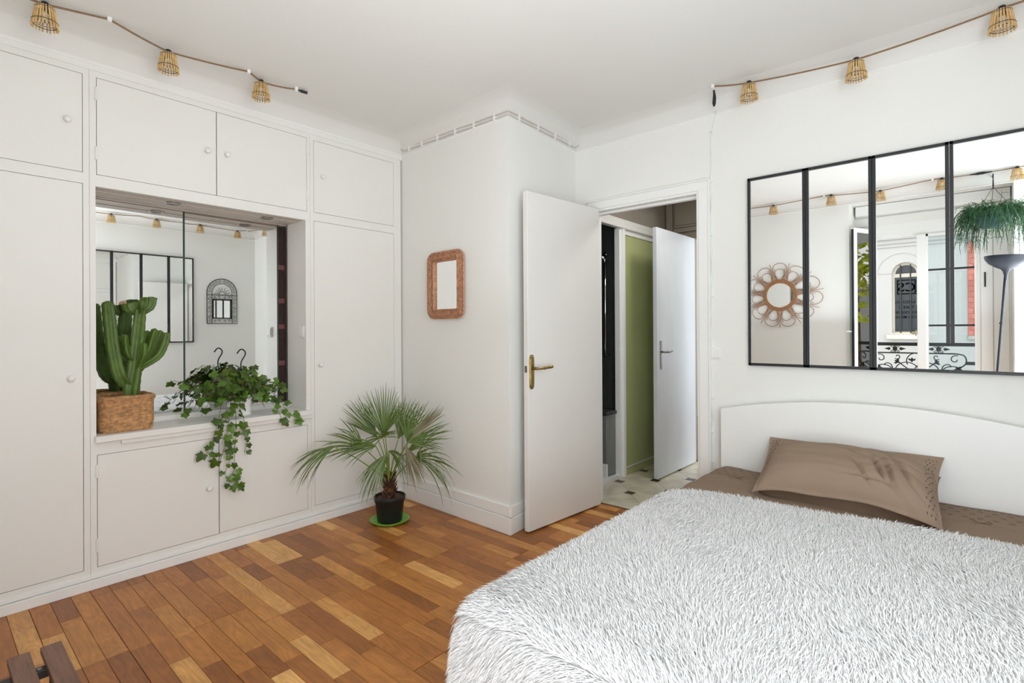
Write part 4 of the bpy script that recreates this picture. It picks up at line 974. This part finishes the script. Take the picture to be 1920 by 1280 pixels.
# ================================================================== SLATTED BENCH (corner of it in frame)
bn = thing('slatted_bench', 'low bench of dark wooden slats on black metal bars at the photo\'s lower left', 'bench', (1.5, .12, 0))
for y0 in (.236, .166, .096, .026, -.044): B(1.096+.0, 1.95, y0-.0, y0+.047, .282, .300).build('slat', M['walnut'], bn, bevel=.0015)
for x in (1.175, 1.86): B(x, x+.032, -.043, .272, .262, .282).build('crossbar', M['black'], bn)
for x in (1.178, 1.863):
    for y in (-.040, .245): B(x, x+.025, y, y+.025, 0, .262).build('leg', M['black'], bn)
for x in (1.19,): MB().lathe([(0,.003),(.006,.002),(.007,0)], 10, (x, .224, .282)).build('screw', M['steel'], bn)

# ================================================================== FLOOR LAMP AND HANGING PLANT (seen in the mirrors)
fl_ = thing('floor_lamp', 'dark blue-black uplighter floor lamp with a wide bowl, seen in the rightmost mirror', 'lamp', (3.255, .2, 0))
MB().lathe([(0,0),(.13,0),(.13,.012),(.02,.028),(0,.028)], 32, (3.255, .2, 0)).build('base', M['lampblue'], fl_, smooth=True, auto=.7)
MB().tube([(3.255,.2,.02),(3.362,.2,1.66)], .0095, 14).build('pole', M['lampblue'], fl_, smooth=True)
sh_ = MB().lathe([(.010,1.62),(.012,1.655),(.020,1.685),(.034,1.705),(.075,1.725),(.115,1.755),(.137,1.785),(.146,1.815),(.143,1.817),(.130,1.785),(.07,1.735),(0,1.725)], 40, (0,0,-1.66))
sh_.xf(Matrix.Translation((3.364,.2,1.66)) @ Euler((0,.045,0)).to_matrix().to_4x4()); sh_.build('shade', M['lampblue'], fl_, smooth=True)
MB().tube([(3.345,.2,1.25),(3.32,.2,1.25)], .006, 8).build('switch', M['blackplastic'], fl_)
hc = (3.294, .06)
hpn = thing('hanging_plant', 'trailing mistletoe cactus in a teal hanging pot before the window, seen in the rightmost mirror', 'plant', (hc[0], hc[1], 2.10))
MB().tube([(hc[0],-.098,2.555),(hc[0],.0,2.56),(hc[0],hc[1],2.555),(hc[0],hc[1]+.012,2.535),(hc[0],hc[1],2.522)], .004, 8).build('wall_hook', M['iron'], hpn)
MB().tube([(hc[0],hc[1],2.535),(hc[0],hc[1],2.45),(hc[0],hc[1],2.43)], [.003,.006,.004], 8).build('hook', M['blackplastic'], hpn)
for a in (.4, 2.5, 4.6): MB().tube([(hc[0],hc[1],2.44),(hc[0]+.12*math.cos(a),hc[1]+.12*math.sin(a),2.25)], .002, 5).build('hanger', M['blackplastic'], hpn)
MB().lathe([(0,2.09),(.085,2.09),(.115,2.12),(.130,2.20),(.134,2.255),(.127,2.255),(.118,2.20),(0,2.20)], 28, (hc[0],hc[1],0)).build('pot', M['hangpot'], hpn, smooth=True, auto=.8)
q = random.Random(9); rh = MB()
for i in range(560):
    a = q.uniform(0, 2*PI); r0_ = .05+.08*q.random()**.6; L_ = q.uniform(.16, .46)*(.75+.25*math.sin(a*2)); wdt = q.uniform(.07, .15)
    p = Vector((hc[0]+r0_*math.cos(a), hc[1]+r0_*math.sin(a), 2.225)); pts = [p]
    v = Vector((math.cos(a)*wdt*4, math.sin(a)*wdt*3, q.uniform(.25,.6)))
    n_ = 8
    for k in range(n_):
        v.z -= 1.9/n_*1.3*L_*2; v += Vector((q.gauss(0,.10), q.gauss(0,.10), q.gauss(0,.08))); v.x *= .86; v.y *= .86
        p = p+v*(L_/n_/max(.6, v.length)*1.15)
        p.y = max(p.y, -.085); pts.append(p.copy())
    rh.tube(pts, [.0021]*n_+[.0012], 4, False)
    for k in range(2):
        j = q.randrange(3, n_); b = pts[j]; dd_ = Vector((q.gauss(0,1), q.gauss(0,.6), q.uniform(-1.2,.4))).normalized()
        rh.tube([b, b+dd_*.025, b+dd_*.045+Vector((0,0,-.012))], [.0017,.0017,.001], 4, False)
o = rh.build('trailing_stems', M['rhip'], hpn, smooth=True); o['kind'] = 'stuff'

# ================================================================== PALM
PC = Vector((.346, 1.988, 0))
sa = thing('saucer', 'bright green plastic saucer under the black palm pot', 'saucer', (PC.x, PC.y, .001))
MB().lathe([(0,.001),(.095,.001),(.110,.008),(.121,.018),(.124,.020),(.121,.022),(.108,.012),(.094,.006),(0,.006)], 48, tuple(PC)).build('dish', M['saucer'], sa, smooth=True)
pm = thing('potted_palm', 'fan palm with drooping fronds in a black plastic pot on a green saucer', 'plant', (PC.x, PC.y, .008))
MB().lathe([(0,.008),(.074,.008),(.078,.014),(.090,.130),(.094,.134),(.095,.142),(.0975,.145),(.100,.160),(.0985,.166),(.092,.166),(.090,.150),(.086,.140),(0,.140)], 48, tuple(PC)).build('pot', M['blackplastic'], pm, smooth=True, auto=.7)
def soilf(u, v):
    r = .0905*u; a = 2*PI*v; x = PC.x+r*math.cos(a); y = PC.y+r*math.sin(a); return (x, y, .152+.007*nz(x, y, 40, 1)+.006*(1-u))
MB().grid(soilf, 12, 36).build('soil', M['soil'], pm, smooth=True)
q = random.Random(2); tk = MB()
tk.tube([PC+Vector((.0,0,.14)), PC+Vector((.004,0,.20)), PC+Vector((.006,0,.25)), PC+Vector((.004,0,.30))], [.028,.024,.018,.010], 10)
for i in range(150):
    a = q.uniform(0, 2*PI); z = q.uniform(.145, .29); r = .034*(1-.5*(z-.145)/.16); o_ = PC+Vector((math.cos(a)*r*.7, math.sin(a)*r*.7, z))
    d_ = Vector((math.cos(a), math.sin(a), q.uniform(.9,2.2))).normalized(); L_ = q.uniform(.025,.070); s_ = Vector((-math.sin(a), math.cos(a), 0))
    w_ = q.uniform(.004,.010)
    tk.add([o_-s_*w_, o_+s_*w_, o_+d_*L_*.6+s_*w_*.6+Vector((math.cos(a),math.sin(a),0))*.006, o_+d_*L_, o_+d_*L_*.6-s_*w_*.6+Vector((math.cos(a),math.sin(a),0))*.006], [(0,1,2,3,4)])
tk.build('trunk', M['fibre'], pm)
Rv = Vector((.751, .659, 0)); Dn = Vector((.659, -.751, 0)); Uz = Vector((0,0,1))
def pp(a, z, c=0): return Vector((PC.x, PC.y, 0))+Rv*a+Dn*c+Uz*z
def frond(hub, start, ang, spread, L_, droop, n=22, mt='palm', tilt=0, cdir=0, wid=.0056, seed=0):
    q = random.Random(seed+100); hubp = pp(*hub); st_ = pp(*start)
    dirA = (Rv*math.cos(ang)+Uz*math.sin(ang)+Dn*cdir).normalized(); perp = (-Rv*math.sin(ang)+Uz*math.cos(ang))
    nrm = dirA.cross(perp).normalized(); perp = (perp*math.cos(tilt)+nrm*math.sin(tilt)).normalized()
    mb = MB(); mid_ = st_.lerp(hubp, .55)+Uz*.015
    mb_p = smooth_path([st_, mid_, hubp], 6)
    for i in range(n):
        t = (i/(n-1)-.5); a = t*spread; l_ = L_*(1-.28*abs(t*2)**2)*q.uniform(.86, 1.06)
        d_ = (dirA*math.cos(a)+perp*math.sin(a)).normalized(); side = (perp*math.cos(a)-dirA*math.sin(a)).normalized()
        pts, sds, ws = [], [], []; dr = droop*q.uniform(.55, 1.5)+q.random()*.06
        fold = nrm*q.uniform(-.02,.02)
        for k in range(9):
            s_ = k/8
            p = hubp+d_*l_*s_*(1-.25*dr*s_*s_)+Uz*(-dr*l_*(s_**2.1)*.75)+fold*s_+ nrm*q.gauss(0,.0012)
            p.x = max(p.x, .022+.003*q.random()); p.y = min(p.y, 2.322-.003*q.random())
            pts.append(p); sds.append((side+nrm*.35*(1 if i % 2 else -1)).normalized()); ws.append(wid*(.35+1.5*s_)*(1 if s_ < .38 else max(.04, (1-s_)/.62*1.0)**.8)*.72)
        mb.ribbon(pts, sds, ws)
    f_o = mb.build('frond', M[mt], pm, smooth=True)
    MB().tube(mb_p, [.0045]*6+[.0036]*(len(mb_p)-6), 6).build('petiole', M['petiole'], f_o, smooth=True)
rd = math.radians
TR = (.004, .30, 0)
FR = [((-.030,.555,0),(.0,.29,0),rd(93),rd(85),.335,.05,28,'palm',.1,0),
      ((-.03,.545,.05),(.0,.29,.01),rd(105),rd(200),.17,.35,26,'palm',.2,.8),
      ((.115,.500,.0),(.008,.28,0),rd(48),rd(120),.33,.10,26,'palm',.1,-.1),
      ((.13,.515,.03),(.01,.28,0),rd(47),rd(14),.34,.02,9,'palm_dry',.1,-.1),
      ((.180,.415,.06),(.01,.25,.01),rd(18),rd(105),.35,.75,24,'palm',.25,.25),
      ((-.138,.480,.08),(-.008,.29,0),rd(143),rd(75),.34,.30,24,'palm',.2,.3),
      ((-.285,.520,.20),(-.01,.27,.02),rd(196),rd(42),.29,.55,18,'palm',.3,.45),
      ((.0,.440,.08),(.0,.26,.03),rd(228),rd(65),.25,.55,20,'palm',.3,.5),
      ((.110,.490,.04),(.008,.27,.02),rd(-62),rd(42),.26,.20,18,'palm_dry',.1,.3),
      ((.02,.470,.10),(.004,.28,.03),rd(-10),rd(70),.20,1.0,14,'palm',.3,.4),
      ((-.085,.530,-.02),(-.002,.30,-.01),rd(127),rd(48),.33,.06,20,'palm',.1,-.1),
      ((.050,.520,-.03),(.004,.30,-.01),rd(70),rd(60),.31,.08,20,'palm',.1,-.1),
      ((.10,.43,-.02),(.006,.27,0),rd(38),rd(30),.36,.12,8,'palm',.1,0),
      ((-.06,.50,.10),(0,.28,.02),rd(165),rd(60),.26,.35,14,'palm',.2,.6)]
for i, (hub, st_, a, sp, L_, dr, n, mt, tl, cdr) in enumerate(FR): frond(hub, st_, a, sp, L_, dr, n, mt, tl, cdr, seed=i)

# ================================================================== CACTUS IN BASKET
bk_c = (-.128, .697); hx, hy = .108, .112
bs = thing('cactus_basket', 'rectangular woven seagrass basket holding the cactus at the left of the niche sill', 'basket', (bk_c[0], bk_c[1], .7197))
def sloop(z, k, grow=0, r=.04, n=8):
    pts = rrect(bk_c[1]-hy-grow, bk_c[1]+hy+grow, bk_c[0]-hx-grow, bk_c[0]+hx+grow, r, 7)
    out = []
    for i in range(len(pts)):
        a = Vector(pts[i]); b = Vector(pts[(i+1) % len(pts)]); m_ = max(1, int((b-a).length/.014))
        for j in range(m_): c = a.lerp(b, j/m_); out.append((c.y, c.x, z))
    N_ = len(out); res = []
    for i in range(N_+1):
        x, y, z_ = out[i % N_]; res.append((x, y, z_+.0012*math.sin(i*.9+k*2.1)))
    return res
bw_ = MB()
for k in range(24):
    z = .7245+k*.0062; bw_.tube(sloop(z, k, -.008+.008*min(1, k/6)**.5), .0048, 5, False)
bw_.build('woven_side', M['basket'], bs, smooth=True)
rm_ = MB()
for k, (z, g_) in enumerate(((.872,.003),(.879,.0055),(.886,.006),(.892,.003),(.894,-.003),(.889,-.008),(.880,-.010),(.866,-.009))): rm_.tube(sloop(z, k, g_), .0052, 5, False)
rm_.build('rim', M['basket'], bs, smooth=True)
B(bk_c[0]-hx+.012, bk_c[0]+hx-.012, bk_c[1]-hy+.012, bk_c[1]+hy-.012, .7200, .727).build('bottom', M['basket'], bs)
lin = MB().box(bk_c[0]-hx+.008, bk_c[0]+hx-.008, bk_c[1]-hy+.008, bk_c[1]+hy-.008, .73, .862)
ct = thing('cactus', 'tall branching green candelabra cactus growing in the woven basket', 'cactus', (bk_c[0], bk_c[1], .73))
lin.build('soil', M['soil'], ct, bevel=.02)
spn = MB()
def column(pts, rad, ribs=4, tw=.3, nm='branch', ph=0, cup=True):
    pts = smooth_path(pts, 8); n = len(pts); mb = MB(); K_ = ribs*6
    rs_ = []
    for i in range(n):
        t = i/(n-1); k = t*(len(rad)-1); j = min(int(k), len(rad)-2); r = rad[j]+(rad[j+1]-rad[j])*(k-j)
        if cup and t > .93: r *= math.sqrt(max(.02, 1-((t-.93)/.07)**2))
        rs_.append(r)
    nrm = None
    for i in range(n):
        t_ = (pts[min(i+1, n-1)]-pts[max(i-1, 0)]).normalized()
        if nrm is None: nrm = t_.cross(Vector((1,0,.1))).normalized()
        nrm = (nrm-t_*nrm.dot(t_)).normalized(); b = t_.cross(nrm)
        for j in range(K_):
            a = 2*PI*j/K_; f = .50+.50*abs(math.cos(a*ribs/2))**1.7; f *= 1+.05*math.sin(i*1.9)*abs(math.cos(a*ribs/2))**3
            an = a+ph+tw*i/n; q_ = pts[i]+(nrm*math.cos(an)+b*math.sin(an))*rs_[i]*f; mb.v.append(tuple(q_))
            if j % 6 == 0 and rs_[i] > .006:
                d_ = (nrm*math.cos(an)+b*math.sin(an)); s_ = .0016
                spn.add([q_-t_*s_-b*s_*.5, q_+t_*s_+b*s_*.5, q_+d_*.0045+t_*s_, q_-t_*s_*.5+b*s_], [(0,1,2),(0,2,3),(0,3,1),(1,3,2)])
    for i in range(n-1):
        for j in range(K_): p = i*K_+j; p2 = i*K_+(j+1) % K_; mb.f.append((p, p2, p2+K_, p+K_))
    mb.f.append(tuple((n-1)*K_+j for j in range(K_)))
    return mb.build(nm, M['cactus'], ct, smooth=True)
def cz(pts, x): return [((x[i] if isinstance(x, (list, tuple)) else x), y_, z_) for i, (y_, z_) in enumerate(pts)]
column(cz([(.728,.85),(.733,.93),(.745,1.028),(.759,1.183),(.768,1.30),(.770,1.335)], -.12), [.036,.042,.040,.038,.034,.030], 4, .4, 'trunk', .3)
column(cz([(.722,.935),(.698,.962),(.674,1.006),(.651,1.134),(.638,1.285),(.632,1.372)], [-.12,-.115,-.11,-.11,-.115,-.12]), [.018,.034,.036,.034,.032,.028], 4, .3, ph=.5)
column(cz([(.755,1.00),(.78,1.057),(.805,1.129),(.832,1.234)], [-.12,-.11,-.10,-.10]), [.014,.020,.022,.020], 3)
column(cz([(.75,1.02),(.793,1.045),(.847,1.088),(.874,1.149),(.886,1.212)], [-.11,-.095,-.09,-.09,-.09]), [.014,.018,.019,.019,.017], 3, ph=1)
column(cz([(.75,1.01),(.79,1.05),(.836,1.123),(.868,1.224)], [-.12,-.13,-.135,-.14]), [.014,.021,.024,.021], 3, ph=2)
column(cz([(.75,1.03),(.766,1.066),(.776,1.11),(.775,1.160)], [-.10,-.082,-.075,-.075]), [.012,.018,.020,.017], 3, ph=.4)
column(cz([(.745,1.06),(.722,1.085),(.705,1.122),(.699,1.203)], [-.12,-.105,-.10,-.10]), [.012,.018,.020,.017], 3)
column(cz([(.745,1.04),(.715,1.08),(.692,1.112),(.684,1.195)], [-.13,-.15,-.16,-.16]), [.012,.016,.018,.016], 3, ph=1)
column(cz([(.76,1.05),(.795,1.08),(.805,1.15),(.805,1.222)], [-.13,-.15,-.155,-.16]), [.012,.020,.023,.020], 3, ph=1.4)
column(cz([(.765,1.06),(.81,1.10),(.845,1.16),(.850,1.20)], [-.12,-.155,-.17,-.18]), [.012,.020,.022,.018], 3, ph=.4)
for (a, b, xx, r) in (((.792,1.355),(.792,1.398),-.12,.021),((.812,1.345),(.824,1.400),-.11,.021),((.735,1.335),(.730,1.364),-.12,.018),((.722,1.330),(.713,1.360),-.13,.017),((.770,1.345),(.772,1.375),-.09,.018),((.760,1.345),(.758,1.368),-.15,.018),((.752,1.34),(.748,1.37),-.13,.016)):
    column([(-.12,.768,1.305),(xx,a[0],a[1]),(xx,b[0],b[1])], [.012,r,r*1.02], 3, ph=a[0]*30, nm='bud')
o = spn.build('spines', M['cactus_edge'], ct); o['kind'] = 'stuff'

# ================================================================== IVY
ic = Vector((-.100, 1.262, .7197))
iv = thing('hanging_ivy', 'bushy grape ivy in a white hanging pot, trailing over the niche sill', 'plant', tuple(ic))
MB().lathe([(0,.001),(.050,.001),(.054,.004),(.056,.012),(.052,.014),(.051,.018),(.056,.06),(.064,.112),(.0665,.114),(.0665,.124),(.062,.124),(.058,.10),(0,.10)], 40, tuple(ic)).build('pot', M['white_pl'], iv, smooth=True, auto=.7)
MB().lathe([(0,.105),(.059,.105)], 24, tuple(ic)).build('soil', M['soil'], iv)
hk = MB(); a_ = Vector((-.10, 1.262, 1.0))
hk.tube(smooth_path([a_+Vector((0,0,0)), a_+Vector((0,.000,.025)), a_+Vector((0,.006,.045)), a_+Vector((0,.022,.072)), a_+Vector((0,.024,.092)), a_+Vector((0,.010,.108)), a_+Vector((0,-.006,.106)), a_+Vector((0,-.022,.085))],4), .0040, 8)
hk.build('hook', M['blackplastic'], iv, smooth=True)
for a in (.6, 2.7, 4.8): MB().tube([a_, a_+Vector((.02*math.cos(a), .02*math.sin(a), -.04)), ic+Vector((.063*math.cos(a), .063*math.sin(a), .12))], .0016, 5).build('hanger', M['blackplastic'], iv)
def leaf_mesh(seed):
    q = random.Random(seed); s = 1
    out = []
    lobes = [(-150,.30),(-118,.62),(-94,.55),(-62,.84),(-38,.62),(-16,.86),(0,1.04),(16,.86),(38,.62),(62,.84),(94,.55),(118,.62),(150,.30)]
    for a, r in lobes:
        r *= q.uniform(.9, 1.1); a = math.radians(a+q.uniform(-4,4)); out.append((r*math.sin(a), r*math.cos(a)))
    n = len(out); vs = [(0, 0, 0)]+[(x, y+.1, -.28*(x*x+y*y*.6)+.06*((i % 2)*2-1)) for i, (x, y) in enumerate(out)]+[(0,.5,.05)]
    fs = []
    for i in range(n-1):
        c = 0 if (i < 2 or i > n-4) else n+1
        fs.append((c, i+1, i+2))
    fs += [(0, 3, n+1), (0, n+1, n-2)]
    me = bpy.data.meshes.new('leaf'); me.from_pydata(vs, [], fs); me.materials.append(M['leaf']); me.polygons.foreach_set('use_smooth', [True]*len(fs)); return me
LM = [leaf_mesh(i) for i in range(5)]
stm = MB(); q = random.Random(21); nleaf = 0; LQ = []
def ivy_stem(pts, n, size=.030, spread=.012, r=.0013):
    P_ = smooth_path(pts, 8); stm.tube(P_, r, 4, False)
    for i in range(n):
        t = (i+.6)/n; k = min(len(P_)-2, int(t*(len(P_)-1))); b = P_[k]; tn = (P_[k+1]-P_[k]).normalized()
        sd_ = Vector((q.gauss(0,1), q.gauss(0,1), q.gauss(0,.7))).normalized(); sd_ = (sd_-tn*sd_.dot(tn)).normalized()
        if sd_.x < -.2 and b.x > -.05: sd_.x *= -.6
        c = b+sd_*(spread+q.random()*.012); stm.tube([b, c], r*.7, 3, False); LQ.append((c, (sd_+tn*.5+Vector((0,0,-.35))).normalized(), size*q.uniform(.6, 1.08)))
FILL = []
for i in range(24):
    a = 2*PI*i/24+q.uniform(-.15,.15); ry_ = q.uniform(.12, .30); el = q.uniform(.02,.13)
    ex = ic+Vector((max(-.11, min(.11, math.cos(a)*.13)), math.sin(a)*ry_, .06+q.uniform(-.05,.10)))
    md_ = ic+Vector((math.cos(a)*.05, math.sin(a)*ry_*.45, .16+el))
    FILL.append(([ic+Vector((math.cos(a)*.03, math.sin(a)*.03, .10)), md_, ex], 6, .042))
for i in range(7):
    a = q.uniform(0, 2*PI); FILL.append(([ic+Vector((0,0,.10)), ic+Vector((math.cos(a)*.04, math.sin(a)*.07, .18)), ic+Vector((math.cos(a)*.06, math.sin(a)*.13, .23))], 4, .040))
# trailing ones over the sill
ivy_stem([(-.06,1.20,.84),(-.01,1.13,.86),(.045,1.09,.74),(.055,1.05,.62),(.05,1.02,.55)], 15, .040)
ivy_stem([(-.06,1.22,.84),(.0,1.17,.85),(.05,1.14,.72),(.05,1.12,.60),(.05,1.09,.50)], 13, .041)
ivy_stem([(-.05,1.24,.84),(.01,1.19,.83),(.052,1.175,.70),(.05,1.17,.58),(.05,1.165,.47),(.045,1.16,.40),(.05,1.18,.345)], 16, .037)
ivy_stem([(.05,1.17,.58),(.05,1.14,.50),(.05,1.12,.43),(.045,1.15,.375),(.05,1.20,.36)], 8, .034)
ivy_stem([(-.05,1.23,.84),(.02,1.21,.78),(.055,1.225,.68),(.05,1.23,.60),(.05,1.22,.53)], 8, .038)
ivy_stem([(-.08,1.34,.84),(-.02,1.42,.84),(.02,1.46,.76),(.045,1.50,.705),(.045,1.55,.685)], 10, .038)
ivy_stem([(-.08,1.32,.84),(-.04,1.40,.80),(.03,1.43,.72),(.05,1.44,.67)], 7, .036)
ivy_stem([(-.10,1.15,.84),(-.10,1.05,.86),(-.10,.98,.80),(-.09,.95,.76)], 9, .040)
ivy_stem([(-.10,1.15,.84),(-.14,1.06,.90),(-.16,.99,.93)], 7, .040)
ivy_stem([(-.12,1.36,.84),(-.12,1.45,.90),(-.11,1.52,.85)], 9, .042)
for f in FILL: ivy_stem(*f)
print('leaves', len(LQ)); LQ = LQ[:300]
for c, d_, s_ in LQ:
    c.z = max(c.z, .745) if c.x < .028 else c.z; c.x = max(c.x, -.235)
    if c.x > .0 and c.z < .73: c.x = max(c.x, .045)
    o = bpy.data.objects.new('leaf', q.choice(LM)); C.objects.link(o); o.parent = iv
    up_ = Vector((.55+q.gauss(0,.35), -.25+q.gauss(0,.5), .75+q.gauss(0,.4))).normalized()
    if c.z < .72: up_ = Vector((1, -.4+q.gauss(0,.5), .35+q.gauss(0,.4))).normalized(); d_ = Vector((d_.x*.3, d_.y, d_.z-.5)).normalized()
    y_ = (d_-up_*d_.dot(up_)).normalized(); x_ = y_.cross(up_); R3 = Matrix((x_, y_, up_)).transposed().to_4x4()
    o.matrix_local = Matrix.Translation(c-ic) @ R3 @ Matrix.Scale(s_, 4)
stm.build('stems', M['stem'], iv)
